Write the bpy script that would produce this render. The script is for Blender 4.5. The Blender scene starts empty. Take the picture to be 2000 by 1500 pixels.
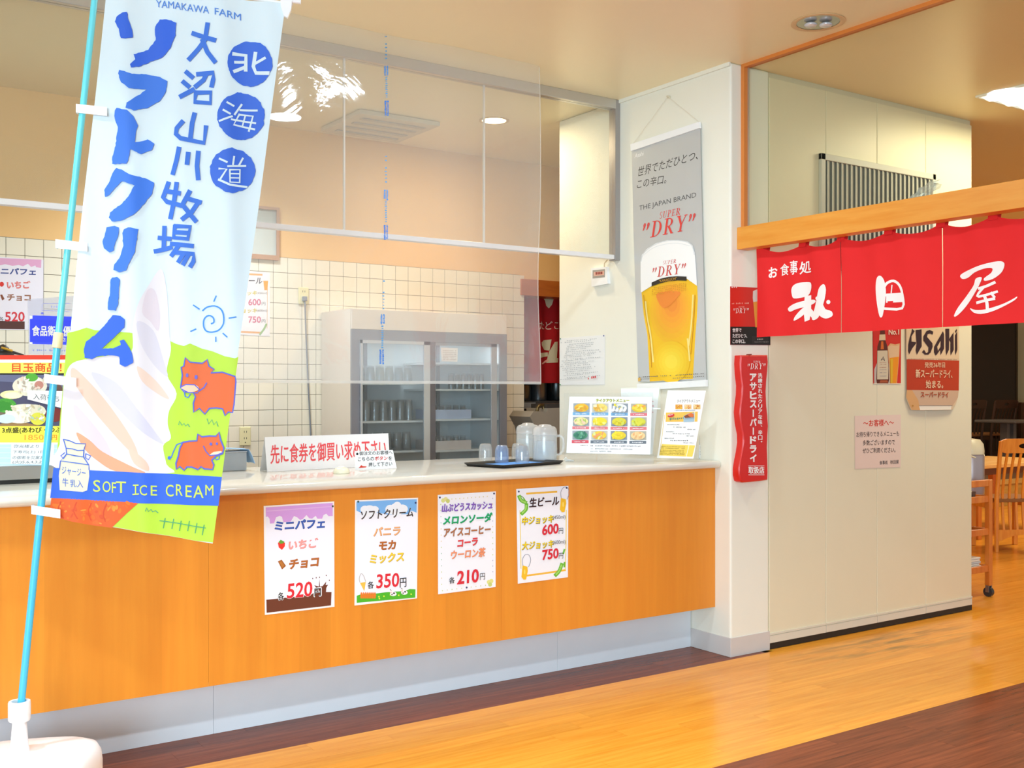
import bpy, bmesh, math, random
from mathutils import Vector, Matrix
random.seed(7)
D = bpy.data
COL = bpy.context.scene.collection
SC = bpy.context.scene

# ---------------------------------------------------------------- camera
FPX = 2104.0; HOR = 764.0; EYE = 1.374
CAM = Vector((-4.0705, -3.951, EYE))
FW = Vector((.5647, .8253, 0)).normalized(); RT = Vector((FW.y, -FW.x, 0)); UPV = Vector((0, 0, 1))
cd = D.cameras.new('camera'); cam = D.objects.new('camera', cd); COL.objects.link(cam)
cd.sensor_width = 36; cd.lens = FPX / 2000 * 36; cd.shift_y = (HOR - 750) / 2000
cd.clip_start = .05; cd.clip_end = 100
cam.matrix_world = Matrix.Translation(CAM) @ Matrix((RT, UPV, -FW)).transposed().to_4x4()
SC.camera = cam

# ---------------------------------------------------------------- light and exposure
SC.view_settings.view_transform = 'Standard'; SC.view_settings.look = 'None'
SC.view_settings.gamma = 1; SC.view_settings.exposure = 0.0
SC.view_settings.use_curve_mapping = False
w = D.worlds.new('world'); SC.world = w; w.use_nodes = True
w.node_tree.nodes['Background'].inputs[0].default_value = (.74, .90, 1, 1)
w.node_tree.nodes['Background'].inputs[1].default_value = 1.0
CEIL = 3.072
def area(name, loc, target, size, power, color, sy=None, shape='DISK', spread=180):
    l = D.lights.new(name, 'AREA'); l.shape = shape if sy is None else 'RECTANGLE'
    l.size = size
    if sy: l.size_y = sy
    l.energy = power; l.color = color; l.spread = math.radians(spread)
    o = D.objects.new(name, l); COL.objects.link(o); o.location = loc
    o.rotation_euler = (Vector(target) - Vector(loc)).to_track_quat('-Z', 'Y').to_euler()
    return o
WARM = (1, .80, .50); NEUT = (.80, .95, 1.05); COOL = (.68, .90, 1.04)
area('daylight_window', (-8.4, -7.5, 1.75), (-1.5, 0, 1.1), 4.5, 560, COOL, 2.4)
for i, (x, y) in enumerate([(-1.48, -.5), (-4.25, -.5), (-1.48, -2.6), (-2.85, -2.6), (-4.6, -2.6)]):
    area('hall_downlight_lamp', (x, y, CEIL - .01), (x, y, 0), .2, 24 if i < 2 else 33, NEUT, spread=178 if i == 0 else 118)
area('kitchen_lamp_and_fill', (-.349, 1.687, CEIL - .03), (-.349, 1.687, 0), .12, 15, WARM)
area('kitchen_lamp_and_fill', (-1.95, 1.85, CEIL - .03), (-1.95, 1.85, 0), .3, 25, (.82, .95, 1.08), spread=130)  # added fill with no fixture, hidden behind the banner; brightens the kitchen tiles
area('kitchen_lamp_and_fill', (-4.7, 1.75, CEIL - .03), (-4.0, 1.9, 0), .4, 4, (1, .85, .6))  # weak added fill out of view on the left, for the left tiles
area('dining_lamp', (2.25, -.66, CEIL - .05), (2.25, -.66, 0), 1.15, 40, (1, .90, .62), .55)
area('dining_lamp', (6.4, 1.2, CEIL - .05), (6.4, 1.2, 0), 1.2, 100, (1, .86, .56), .6)
area('dining_lamp', (9.0, 4.6, CEIL - .05), (9.0, 4.6, 0), 1.2, 30, (1, .87, .66), .6)

# ---------------------------------------------------------------- projection helpers
def ray(px, py): return FW + RT * ((px - 1000) / FPX) + UPV * ((HOR - py) / FPX)
def onX(px, py, x): d = ray(px, py); return CAM + d * ((x - CAM.x) / d.x)
def onY(px, py, y): d = ray(px, py); return CAM + d * ((y - CAM.y) / d.y)
def onZ(px, py, z): d = ray(px, py); return CAM + d * ((z - CAM.z) / d.z)
class Plane:
    """A real flat surface (wall face, sheet of paper) with axes in it; pt() gives the spot on it seen at a pixel of the photograph."""
    def __init__(s, O, U, V=(0, 0, 1), N=None):
        s.O = Vector(O); s.U = Vector(U).normalized(); v = Vector(V); s.V = (v - s.U * v.dot(s.U)).normalized()
        s.N = s.U.cross(s.V)
        if s.N.dot(CAM - s.O) < 0: s.N = -s.N
    def pt(s, px, py):
        d = ray(px, py); t = (s.O - CAM).dot(s.N) / d.dot(s.N); p = CAM + d * t - s.O
        return (p.dot(s.U), p.dot(s.V))
    def xyz(s, uv, n=0.0): return s.O + s.U * uv[0] + s.V * uv[1] + s.N * n

# ---------------------------------------------------------------- materials
MATS = {}
def lin(c): c /= 255.0; return c / 12.92 if c <= .04045 else ((c + .055) / 1.055) ** 2.4
def rgb(c):
    if isinstance(c, str): c = c.lstrip('#'); c = tuple(int(c[i:i + 2], 16) for i in (0, 2, 4))
    return (lin(c[0]), lin(c[1]), lin(c[2]), 1)
def new_mat(name):
    m = D.materials.new(name); m.use_nodes = True; nt = m.node_tree
    return m, nt, nt.nodes['Principled BSDF']
def mat(c, rough=.6, metal=0.0, spec=.5, emit=0, vary=.03, name='paint', coat=0):
    key = (str(c), rough, metal, spec, emit, vary, coat)
    if key in MATS: return MATS[key]
    m, nt, b = new_mat(name)
    L = rgb(c)
    if vary:
        n = nt.nodes.new('ShaderNodeTexNoise'); n.inputs['Scale'].default_value = 9; n.inputs['Detail'].default_value = 3
        tc = nt.nodes.new('ShaderNodeTexCoord'); nt.links.new(tc.outputs['Object'], n.inputs['Vector'])
        r = nt.nodes.new('ShaderNodeMix'); r.data_type = 'RGBA'
        r.inputs[6].default_value = tuple(max(0, v * (1 - vary)) for v in L[:3]) + (1,)
        r.inputs[7].default_value = tuple(min(1, v * (1 + vary)) for v in L[:3]) + (1,)
        nt.links.new(n.outputs[0], r.inputs[0]); nt.links.new(r.outputs[2], b.inputs['Base Color'])
    else: b.inputs['Base Color'].default_value = L
    b.inputs['Roughness'].default_value = rough; b.inputs['Metallic'].default_value = metal
    b.inputs['Specular IOR Level'].default_value = spec; b.inputs['Coat Weight'].default_value = coat
    if emit:
        b.inputs['Emission Color'].default_value = L; b.inputs['Emission Strength'].default_value = emit
    MATS[key] = m; return m
def ink(c): return mat(c, .55, 0, .35, 0, 0, 'ink')
def clear(name, tint=(1, 1, 1), haze=.0, hazecol=(.9, .92, .95), rough=.02, gl=1.0, bump=0, ior=1.45):
    """thin clear sheet: see-through, with a mirror film of fresnel strength and optional milkiness"""
    m = D.materials.new(name); m.use_nodes = True; nt = m.node_tree; nt.nodes.clear(); N = nt.nodes.new; Lk = nt.links.new
    out = N('ShaderNodeOutputMaterial'); tr = N('ShaderNodeBsdfTransparent'); tr.inputs[0].default_value = (*tint, 1)
    g = N('ShaderNodeBsdfGlossy'); g.inputs['Roughness'].default_value = rough
    f = N('ShaderNodeFresnel'); geo = N('ShaderNodeNewGeometry'); im = N('ShaderNodeMapRange')   # same film on both faces
    im.inputs['To Min'].default_value = ior; im.inputs['To Max'].default_value = 1 / ior; Lk(geo.outputs['Backfacing'], im.inputs[0]); Lk(im.outputs[0], f.inputs[0])
    mu = N('ShaderNodeMath'); mu.operation = 'MULTIPLY'; mu.inputs[1].default_value = gl; mu.use_clamp = True; Lk(f.outputs[0], mu.inputs[0])
    base = tr.outputs[0]
    if haze:
        d = N('ShaderNodeBsdfDiffuse'); d.inputs[0].default_value = (*hazecol, 1)
        tl = N('ShaderNodeBsdfTranslucent'); tl.inputs[0].default_value = (*hazecol, 1)
        a = N('ShaderNodeMixShader'); a.inputs[0].default_value = .4; Lk(d.outputs[0], a.inputs[1]); Lk(tl.outputs[0], a.inputs[2])
        h = N('ShaderNodeMixShader'); h.inputs[0].default_value = haze; Lk(tr.outputs[0], h.inputs[1]); Lk(a.outputs[0], h.inputs[2]); base = h.outputs[0]
    x = N('ShaderNodeMixShader'); Lk(mu.outputs[0], x.inputs[0]); Lk(base, x.inputs[1]); Lk(g.outputs[0], x.inputs[2]); Lk(x.outputs[0], out.inputs[0])
    if bump:
        n = N('ShaderNodeTexNoise'); n.inputs['Scale'].default_value = 2.2; n.inputs['Detail'].default_value = 5; n.inputs['Distortion'].default_value = 1.5
        tc = N('ShaderNodeTexCoord'); Lk(tc.outputs['Object'], n.inputs['Vector'])
        bp = N('ShaderNodeBump'); bp.inputs['Strength'].default_value = bump; bp.inputs['Distance'].default_value = .02
        Lk(n.outputs[0], bp.inputs['Height']); Lk(bp.outputs[0], g.inputs['Normal'])
    return m
def wood(name, c1, c2, scale=(1, 1, 1), nscale=6, rough=.4, per_object=0.0, spec=.5, coat=0, bands=None):
    """grain: noise stretched along the board; scale is small along the grain axis"""
    m, nt, b = new_mat(name); N = nt.nodes.new; Lk = nt.links.new
    tc = N('ShaderNodeTexCoord'); mp = N('ShaderNodeMapping'); mp.inputs['Scale'].default_value = scale
    geo = N('ShaderNodeNewGeometry')
    n = N('ShaderNodeTexNoise'); n.noise_dimensions = '4D'; n.inputs['Scale'].default_value = nscale; n.inputs['Detail'].default_value = 7; n.inputs['Roughness'].default_value = .62
    Lk(geo.outputs['Position'], mp.inputs[0]); Lk(mp.outputs[0], n.inputs['Vector'])
    cr = N('ShaderNodeValToRGB'); cr.color_ramp.elements[0].position = .3; cr.color_ramp.elements[1].position = .7
    cr.color_ramp.elements[0].color = rgb(c1); cr.color_ramp.elements[1].color = rgb(c2)
    Lk(n.outputs[0], cr.inputs[0]); last = cr.outputs[0]
    if per_object:
        oi = N('ShaderNodeObjectInfo'); ad = N('ShaderNodeMath'); ad.operation = 'ADD'; Lk(oi.outputs['Random'], ad.inputs[0]); Lk(geo.outputs['Random Per Island'], ad.inputs[1])
        fr = N('ShaderNodeMath'); fr.operation = 'FRACT'; Lk(ad.outputs[0], fr.inputs[0])
        mw = N('ShaderNodeMath'); mw.operation = 'MULTIPLY'; mw.inputs[1].default_value = 7; Lk(fr.outputs[0], mw.inputs[0]); Lk(mw.outputs[0], n.inputs['W'])
        mr = N('ShaderNodeMapRange'); mr.inputs['To Min'].default_value = 1 - per_object; mr.inputs['To Max'].default_value = 1 + per_object
        Lk(fr.outputs[0], mr.inputs[0])
        vm = N('ShaderNodeVectorMath'); vm.operation = 'SCALE'; Lk(last, vm.inputs[0]); Lk(mr.outputs[0], vm.inputs['Scale']); last = vm.outputs[0]
    if bands:
        sx = N('ShaderNodeSeparateXYZ'); Lk(geo.outputs['Position'], sx.inputs[0])
        dv = N('ShaderNodeMath'); dv.operation = 'DIVIDE'; dv.inputs[1].default_value = bands; Lk(sx.outputs[0], dv.inputs[0])
        fl = N('ShaderNodeMath'); fl.operation = 'FLOOR'; Lk(dv.outputs[0], fl.inputs[0])
        wn = N('ShaderNodeTexWhiteNoise'); wn.noise_dimensions = '1D'; Lk(fl.outputs[0], wn.inputs['W'])
        mr = N('ShaderNodeMapRange'); mr.inputs['To Min'].default_value = .95; mr.inputs['To Max'].default_value = 1.04; Lk(wn.outputs[0], mr.inputs[0])
        vm = N('ShaderNodeVectorMath'); vm.operation = 'SCALE'; Lk(last, vm.inputs[0]); Lk(mr.outputs[0], vm.inputs['Scale']); last = vm.outputs[0]
    Lk(last, b.inputs['Base Color'])
    b.inputs['Roughness'].default_value = rough; b.inputs['Specular IOR Level'].default_value = spec; b.inputs['Coat Weight'].default_value = coat
    return m

# ---------------------------------------------------------------- mesh builder
class MB:
    def __init__(s): s.v = []; s.f = []; s.m = []; s.cur = 0
    def add(s, vs, fs):
        o = len(s.v); s.v += [tuple(v) for v in vs]; s.f += [tuple(i + o for i in f) for f in fs]; s.m += [s.cur] * len(fs); return s
    def box(s, a, b, bev=0):
        (x0, y0, z0), (x1, y1, z1) = [tuple(map(f, zip(a, b))) for f in (min, max)]
        if not bev:
            return s.add([(x0, y0, z0), (x1, y0, z0), (x1, y1, z0), (x0, y1, z0), (x0, y0, z1), (x1, y0, z1), (x1, y1, z1), (x0, y1, z1)],
                         [(3, 2, 1, 0), (4, 5, 6, 7), (0, 1, 5, 4), (1, 2, 6, 5), (2, 3, 7, 6), (3, 0, 4, 7)])
        bm = bmesh.new(); bmesh.ops.create_cube(bm, size=1)
        for v in bm.verts: v.co = Vector(((x0 + x1) / 2 + v.co.x * (x1 - x0), (y0 + y1) / 2 + v.co.y * (y1 - y0), (z0 + z1) / 2 + v.co.z * (z1 - z0)))
        bmesh.ops.bevel(bm, geom=bm.edges[:], offset=bev, segments=2, affect='EDGES', profile=.5)
        return s.bm(bm)
    def bm(s, bm):
        bm.verts.index_update(); s.add([v.co[:] for v in bm.verts], [[v.index for v in f.verts] for f in bm.faces]); bm.free(); return s
    def obox(s, c, ax, hs, bev=0):
        """box about centre c with axes ax (3 unit vectors) and half sizes hs"""
        k = MB(); k.box((-hs[0], -hs[1], -hs[2]), hs, bev); c = Vector(c)
        return s.add([c + ax[0] * v[0] + ax[1] * v[1] + ax[2] * v[2] for v in k.v], k.f)
    def tube(s, pts, r, n=10, cap=True, closed=False):
        pts = [Vector(p) for p in pts]; k = len(pts); rs = r if isinstance(r, (list, tuple)) else [r] * k
        vs = []; prev = None
        for i, p in enumerate(pts):
            a = pts[(i - 1) % k] if (i or closed) else p; c = pts[(i + 1) % k] if (i < k - 1 or closed) else p
            t = (c - a).normalized()
            if prev is None: q = t.orthogonal().normalized()
            else: q = (prev - t * prev.dot(t)).normalized()
            prev = q; q2 = t.cross(q)
            vs += [p + (q * math.cos(2 * math.pi * j / n) + q2 * math.sin(2 * math.pi * j / n)) * rs[i] for j in range(n)]
        fs = [(i * n + j, i * n + (j + 1) % n, ((i + 1) % k) * n + (j + 1) % n, ((i + 1) % k) * n + j) for i in range(k if closed else k - 1) for j in range(n)]
        if cap and not closed: fs += [tuple(range(n))[::-1], tuple(range((k - 1) * n, k * n))]
        return s.add(vs, fs)
    def lathe(s, c, prof, n=24, cap=True):
        c = Vector(c); vs = []
        for r, z in prof: vs += [c + Vector((r * math.cos(2 * math.pi * j / n), r * math.sin(2 * math.pi * j / n), z)) for j in range(n)]
        k = len(prof); fs = [(i * n + j, i * n + (j + 1) % n, (i + 1) * n + (j + 1) % n, (i + 1) * n + j) for i in range(k - 1) for j in range(n)]
        if cap: fs += [tuple(range(n))[::-1], tuple(range((k - 1) * n, k * n))]
        return s.add(vs, fs)
    def prism(s, pl, uvs, n0, n1):
        k = len(uvs); vs = [pl.xyz(p, n0) for p in uvs] + [pl.xyz(p, n1) for p in uvs]
        return s.add(vs, [tuple(range(k))[::-1], tuple(range(k, 2 * k))] + [(i, (i + 1) % k, k + (i + 1) % k, k + i) for i in range(k)])
ORG = {}
def empty(name, loc, label, cat, group=None, rz=0):
    o = D.objects.new(name, None); COL.objects.link(o); o.location = loc; o.rotation_euler = (0, 0, rz); o.empty_display_size = .05
    ORG[o.name] = Vector(loc); tag(o, label, cat, group); return o
def tag(o, label=None, cat=None, group=None, kind=None):
    if label: o['label'] = label
    if cat: o['category'] = cat
    if group: o['group'] = group
    if kind: o['kind'] = kind
    return o
def obj(name, mb, m, parent=None, smooth=None, local=False, org=None):
    off = Vector((0, 0, 0))
    if parent is not None and not local: off = ORG[parent.name]
    elif org is not None: off = Vector(org)
    me = D.meshes.new(name); me.from_pydata([tuple(Vector(v) - off) for v in mb.v], [], mb.f)
    ms = m if isinstance(m, (list, tuple)) else [m]
    for x in ms: me.materials.append(x)
    if len(ms) > 1: me.polygons.foreach_set('material_index', mb.m)
    bm = bmesh.new(); bm.from_mesh(me); bmesh.ops.recalc_face_normals(bm, faces=bm.faces[:]); bm.to_mesh(me); bm.free()
    me.update()
    o = D.objects.new(name, me); COL.objects.link(o)
    if parent is not None: o.parent = parent; ORG[o.name] = ORG.get(parent.name, off)
    else: o.location = off; ORG[o.name] = off
    if smooth:
        me.polygons.foreach_set('use_smooth', [True] * len(me.polygons)); me.set_sharp_from_angle(angle=math.radians(smooth))
    return o
def struct(name, mb, m, parent=None, smooth=None):
    o = obj(name, mb, m, parent, smooth)
    if parent is None: o['kind'] = 'structure'
    return o
def kids(o): return [c for c in o.children]
def dup(o, parent=None, **kw):
    c = o.copy(); COL.objects.link(c); c.parent = parent
    for ch in list(o.children): dup(ch, c)
    for k, v in kw.items(): c[k] = v
    return c

# ---------------------------------------------------------------- flat print on papers, signs and cloth
GLY = {}
def glyphs(s, bold):
    k = (s, bold)
    if k not in GLY:
        c = D.curves.new('t', 'FONT'); c.body = s; c.resolution_u = 3; c.offset = bold
        o = D.objects.new('t', c); me = D.meshes.new_from_object(o)
        vs = [(v.co.x, v.co.y) for v in me.vertices]; fs = [tuple(p.vertices) for p in me.polygons]
        D.objects.remove(o); D.meshes.remove(me); D.curves.remove(c)
        xs = [v[0] for v in vs]; ys = [v[1] for v in vs]; x0, x1, y0, y1 = min(xs), max(xs), min(ys), max(ys)
        GLY[k] = ([((x - x0) / max(1e-6, x1 - x0), (y - y0) / max(1e-6, y1 - y0)) for x, y in vs], fs)
    return GLY[k]
def catmull(P, n=4, closed=False):
    out = []; k = len(P)
    for i in range(k if closed else k - 1):
        g = lambda j: P[j % k] if closed else P[max(0, min(k - 1, j))]
        a, b, c, d = g(i - 1), g(i), g(i + 1), g(i + 2)
        for q in range(n):
            t = q / n
            out.append(tuple(.5 * (2 * b[z] + (c[z] - a[z]) * t + (2 * a[z] - 5 * b[z] + 4 * c[z] - d[z]) * t * t + (3 * b[z] - a[z] - 3 * c[z] + d[z]) * t ** 3) for z in (0, 1)))
    if not closed: out.append(tuple(P[-1]))
    return out
class Print:
    def __init__(s, pl, crop=(0, 0, 1.0), base=.0006, step=.00004):
        s.pl = pl; s.crop = crop; s.items = []; s.base = base; s.step = step; s.lstep = 0
    def px(s, p): return (s.crop[0] + p[0] / s.crop[2], s.crop[1] + p[1] / s.crop[2])
    def uv(s, p): return s.pl.pt(*s.px(p))
    def raw(s, uvs, fs, c, layer=None): s.items.append((uvs, fs, c if not isinstance(c, (str, tuple)) else ink(c), layer if layer is not None else 1))
    def poly(s, P, c, layer=1, smooth=0, rag=0):
        if smooth: P = catmull(P, smooth, True)
        if rag:
            Q = []
            for i, a in enumerate(P):
                b = P[(i + 1) % len(P)]; L = math.dist(a, b); k = max(1, int(L / (rag * 3)))
                for j in range(k): Q.append((a[0] + (b[0] - a[0]) * j / k + random.uniform(-rag, rag) * .5, a[1] + (b[1] - a[1]) * j / k + random.uniform(-rag, rag) * .5))
            P = Q
        s.raw([s.uv(p) for p in P], [tuple(range(len(P)))], c, layer); return s
    def rect(s, x0, y0, x1, y1, c, layer=1): return s.poly([(x0, y0), (x1, y0), (x1, y1), (x0, y1)], c, layer)
    def ell(s, x, y, rx, ry, c, layer=1, n=20, rot=0):
        cr, sr = math.cos(rot), math.sin(rot)
        return s.poly([(x + rx * math.cos(a) * cr - ry * math.sin(a) * sr, y + rx * math.cos(a) * sr + ry * math.sin(a) * cr) for a in [2 * math.pi * i / n for i in range(n)]], c, layer)
    def stroke(s, P, wd, c, layer=1, smooth=0, closed=False, taper=None):
        if smooth: P = catmull(P, smooth, closed)
        n = len(P); L = []; R = []
        for i, p in enumerate(P):
            a = P[i - 1] if (i or closed) else p; b = P[(i + 1) % n] if (i < n - 1 or closed) else p
            dx, dy = b[0] - a[0], b[1] - a[1]; l = math.hypot(dx, dy) or 1
            h = wd / 2
            if taper: h *= taper[0] + (taper[1] - taper[0]) * i / max(1, n - 1)
            e = 0 if closed else (h * .6 if i == n - 1 else (-h * .6 if i == 0 else 0))
            q = (p[0] + dx / l * e, p[1] + dy / l * e)
            L.append(s.uv((q[0] - dy / l * h, q[1] + dx / l * h))); R.append(s.uv((q[0] + dy / l * h, q[1] - dx / l * h)))
        k = n if closed else n - 1
        s.raw(L + R, [(i, (i + 1) % n, n + (i + 1) % n, n + i) for i in range(k)], c, layer); return s
    def text(s, t, a, b, h, c, layer=2, bold=0.0, shear=0.0, h2=None):
        if bold > .001 and any(ord(ch) > 0x4E00 or 'A' <= ch <= 'Z' for ch in t):   # dense characters: thicken by shifted copies
            e = bold * h * .9
            for q, (dx, dy) in enumerate(((-e, 0), (e, 0), (0, -e), (0, e))): s.text(t, (a[0] + dx, a[1] + dy), (b[0] + dx, b[1] + dy), h, c, layer, 0, shear, h2)
            return s
        vs, fs = glyphs(t, bold if bold > 0 else 0)
        A = Vector(s.uv(a)); B = Vector(s.uv(b)); T = Vector(s.uv((a[0], a[1] - h))); T2 = Vector(s.uv((b[0], b[1] - (h2 or h))))
        out = []
        for x, y in vs:
            x2 = x
            lo = A.lerp(B, x2); hi = T.lerp(T2, x2); p = lo + (hi - lo) * y + (B - A).normalized() * (shear * y * (T - A).length)
            out.append((p.x, p.y))
        s.raw(out, fs, c, layer); return s
    def marks(s, a, b, h, c, n=12, layer=2, fill=.72):
        """a line of print too small to read: short separate dashes"""
        for i in range(n):
            if random.random() < .12: continue
            t0 = (i + .1) / n; t1 = (i + .1 + fill * random.uniform(.6, 1)) / n
            P = lambda t, q: (a[0] + (b[0] - a[0]) * t, a[1] + (b[1] - a[1]) * t - h * q)
            lo, hi = random.uniform(0, .25), random.uniform(.7, 1)
            s.poly([P(t0, lo), P(t1, lo), P(t1, hi), P(t0, hi)], c, layer)
        return s
    def build(s, name, parent, disp=None, sub=0, edge=.03):
        mats = []; bmv = []; faces = []; mi = []
        for k, (uvs, fs, m, layer) in enumerate(sorted(s.items, key=lambda q: q[3])):
            if m not in mats: mats.append(m)
            o = len(bmv); z = s.base + s.step * (k + 1) + s.lstep * layer
            bmv += [(u, v, z) for u, v in uvs]; faces += [tuple(i + o for i in f) for f in fs]; mi += [mats.index(m)] * len(fs)
        me = D.meshes.new(name); me.from_pydata(bmv, [], faces); me.polygons.foreach_set('material_index', mi)
        for m in mats: me.materials.append(m)
        if disp:
            bm = bmesh.new(); bm.from_mesh(me); bmesh.ops.triangulate(bm, faces=bm.faces[:])
            for _ in range(9):
                E = [e for e in bm.edges if e.calc_length() > edge]
                if not E: break
                bmesh.ops.subdivide_edges(bm, edges=E, cuts=1); bmesh.ops.triangulate(bm, faces=[f for f in bm.faces if len(f.verts) > 3])
            bm.to_mesh(me); bm.free()
        off = ORG[parent.name]
        for v in me.vertices:
            u, vv, z = v.co; v.co = s.pl.xyz((u, vv), z + (disp(u, vv) if disp else 0)) - off
        me.update()
        # face towards the reader
        bm = bmesh.new(); bm.from_mesh(me); bm.normal_update()
        fl = [f for f in bm.faces if f.normal.dot(s.pl.N) < 0]; bmesh.ops.reverse_faces(bm, faces=fl); bm.to_mesh(me); bm.free()
        o = D.objects.new(name, me); COL.objects.link(o); o.parent = parent; ORG[o.name] = off
        return o
def quad_plane(bl, br, tl):
    return Plane(bl, Vector(br) - Vector(bl), Vector(tl) - Vector(bl))
def slab(pl, uvs, t, name, m, parent, back=0.0):
    return obj(name, MB().prism(pl, uvs, back - t, back), m, parent)
# ================================================================ THE SETTING
m_ceil = mat('#fff0c8', .34, spec=.4, vary=.01); m_wall = mat('#efede0', .6, vary=.012); m_wallw = mat('#ecdfc0', .55, vary=.012)
m_cream = mat('#f3e2b4', .6, vary=.012); m_orange = mat('#f0c080', .6, vary=.015)
m_black = mat('#17140f', .5); m_white = mat('#f4f4f2', .45, vary=.01); m_alu = mat('#c9c6c2', .35, .75); m_steel = mat('#b9bbbb', .28, .9)
m_dark = mat('#20150f', .6)
# floor: a dark bed under separate boards
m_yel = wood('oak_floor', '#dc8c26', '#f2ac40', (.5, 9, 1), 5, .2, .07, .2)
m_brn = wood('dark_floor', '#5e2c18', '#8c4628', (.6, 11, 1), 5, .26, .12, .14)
# worn grey patch in the boards in front of the folding partition
nt = m_yel.node_tree; N = nt.nodes.new; Lk = nt.links.new; bs = nt.nodes['Principled BSDF']; src = bs.inputs['Base Color'].links[0].from_socket
geo = N('ShaderNodeNewGeometry'); mp = N('ShaderNodeMapping'); mp.inputs['Location'].default_value = (-.95 / .75, .27 / .22, 0); mp.inputs['Scale'].default_value = (1 / .75, 1 / .22, 1)
ln = N('ShaderNodeVectorMath'); ln.operation = 'LENGTH'; nz = N('ShaderNodeTexNoise'); nz.inputs['Scale'].default_value = 3; nz.inputs['Detail'].default_value = 6
m2 = N('ShaderNodeMapping'); m2.inputs['Scale'].default_value = (.8, 5, 1); Lk(geo.outputs['Position'], m2.inputs[0]); Lk(m2.outputs[0], nz.inputs['Vector'])
Lk(geo.outputs['Position'], mp.inputs[0]); Lk(mp.outputs[0], ln.inputs[0])
r1 = N('ShaderNodeMapRange'); r1.inputs['From Min'].default_value = 1.15; r1.inputs['From Max'].default_value = .3; Lk(ln.outputs['Value'], r1.inputs[0])
r2 = N('ShaderNodeMapRange'); r2.inputs['From Min'].default_value = .45; r2.inputs['From Max'].default_value = .62; r2.inputs['To Max'].default_value = .85; Lk(nz.outputs[0], r2.inputs[0])
mm = N('ShaderNodeMath'); mm.operation = 'MULTIPLY'; Lk(r1.outputs[0], mm.inputs[0]); Lk(r2.outputs[0], mm.inputs[1])
mx = N('ShaderNodeMix'); mx.data_type = 'RGBA'; Lk(mm.outputs[0], mx.inputs[0]); Lk(src, mx.inputs[6]); mx.inputs[7].default_value = rgb('#86682c'); Lk(mx.outputs[2], bs.inputs['Base Color'])
fl = struct('floor', MB().box((-9, -9, -.2), (13.5, 8, -.014)), mat('#3a2416', .7)); ORG[fl.name] = Vector((0, 0, 0))
def plank_mesh(Lx, Wy, m):
    mb = MB().box((0, 0, -.013), (Lx - .0008, Wy - .0006, 0)); me = D.meshes.new('plank'); me.from_pydata(mb.v, [], mb.f); me.materials.append(m); return me
PW = .0906; PL = 1.21
pm = {'y': plank_mesh(PL, PW, m_yel), 'b': plank_mesh(PL, PW, m_brn)}
rest = {'y': MB(), 'b': MB()}
rows = []
rr = random.Random(3)
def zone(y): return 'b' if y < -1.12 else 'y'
spots = []
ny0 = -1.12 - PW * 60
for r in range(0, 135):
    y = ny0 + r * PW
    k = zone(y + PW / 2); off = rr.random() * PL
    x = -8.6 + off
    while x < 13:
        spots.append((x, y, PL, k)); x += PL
final = []
for x, y, L, k in spots:
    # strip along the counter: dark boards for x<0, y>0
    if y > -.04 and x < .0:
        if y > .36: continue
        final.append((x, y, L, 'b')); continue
    if y > -.04 and x < .3:
        if x + L > .3: final.append((.3, y, x + L - .3, k))
        continue
    final.append((x, y, L, k))
def seen(x, y, L):
    best = 0
    for q in (0, .5, 1):
        p = Vector((x + L * q, y + .04, 0)) - CAM; d = p.dot(FW)
        if d < .5: continue
        u = 1000 + FPX * p.dot(RT) / d; v = HOR - FPX * p.z / d
        if -60 < u < 2060 and v < 1560: best = max(best, 1 / d)
    if y > .05 and x > 0 and x < 1.6: best = min(best, .02)
    return best
final.sort(key=lambda s: -seen(*s[:3]))
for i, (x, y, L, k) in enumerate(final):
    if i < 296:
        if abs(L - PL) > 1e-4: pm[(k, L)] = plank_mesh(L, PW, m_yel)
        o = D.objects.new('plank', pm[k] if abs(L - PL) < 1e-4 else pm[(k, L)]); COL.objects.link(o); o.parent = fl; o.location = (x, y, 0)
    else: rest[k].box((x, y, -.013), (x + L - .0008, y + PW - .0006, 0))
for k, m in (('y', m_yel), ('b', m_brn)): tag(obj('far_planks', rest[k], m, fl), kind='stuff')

struct('ceiling', MB().box((-9, -9, CEIL), (13.5, 8, CEIL + .12)), m_ceil)
# corner pillar + side wall of the serving window, one wall along Y
wr = struct('wall_right', MB().box((0, 0, 0), (.288, 1.477, CEIL)), m_wall)
bmod = wr.modifiers.new('b', 'BEVEL'); bmod.width = .012; bmod.segments = 3; bmod.limit_method = 'ANGLE'
b = struct('baseboard_right', MB().box((-.004, -.004, 0), (.29, .9, .1), .002), mat('#cfc9c6', .4))
struct('trim_1', MB().box((-.012, .0, CEIL - .02), (0, .9, CEIL - .0)), m_wall)
# kitchen back wall with doorway
YB = 2.6; XD = .486; DT = 2.085
wb = struct('wall_back', MB().box((-9, YB + .008, 0), (XD, YB + .14, CEIL)).box((XD, YB + .008, 2.205), (1.55, YB + .14, CEIL)).box((1.55, YB + .008, 0), (2.6, YB + .14, CEIL)), m_orange)
struct('trim_2', MB().box((XD - .0, YB - .02, DT), (1.56, YB + .15, 2.205)), wood('lintel_wood', '#a85518', '#c26a22', (1, 6, 9), 5))
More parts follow.
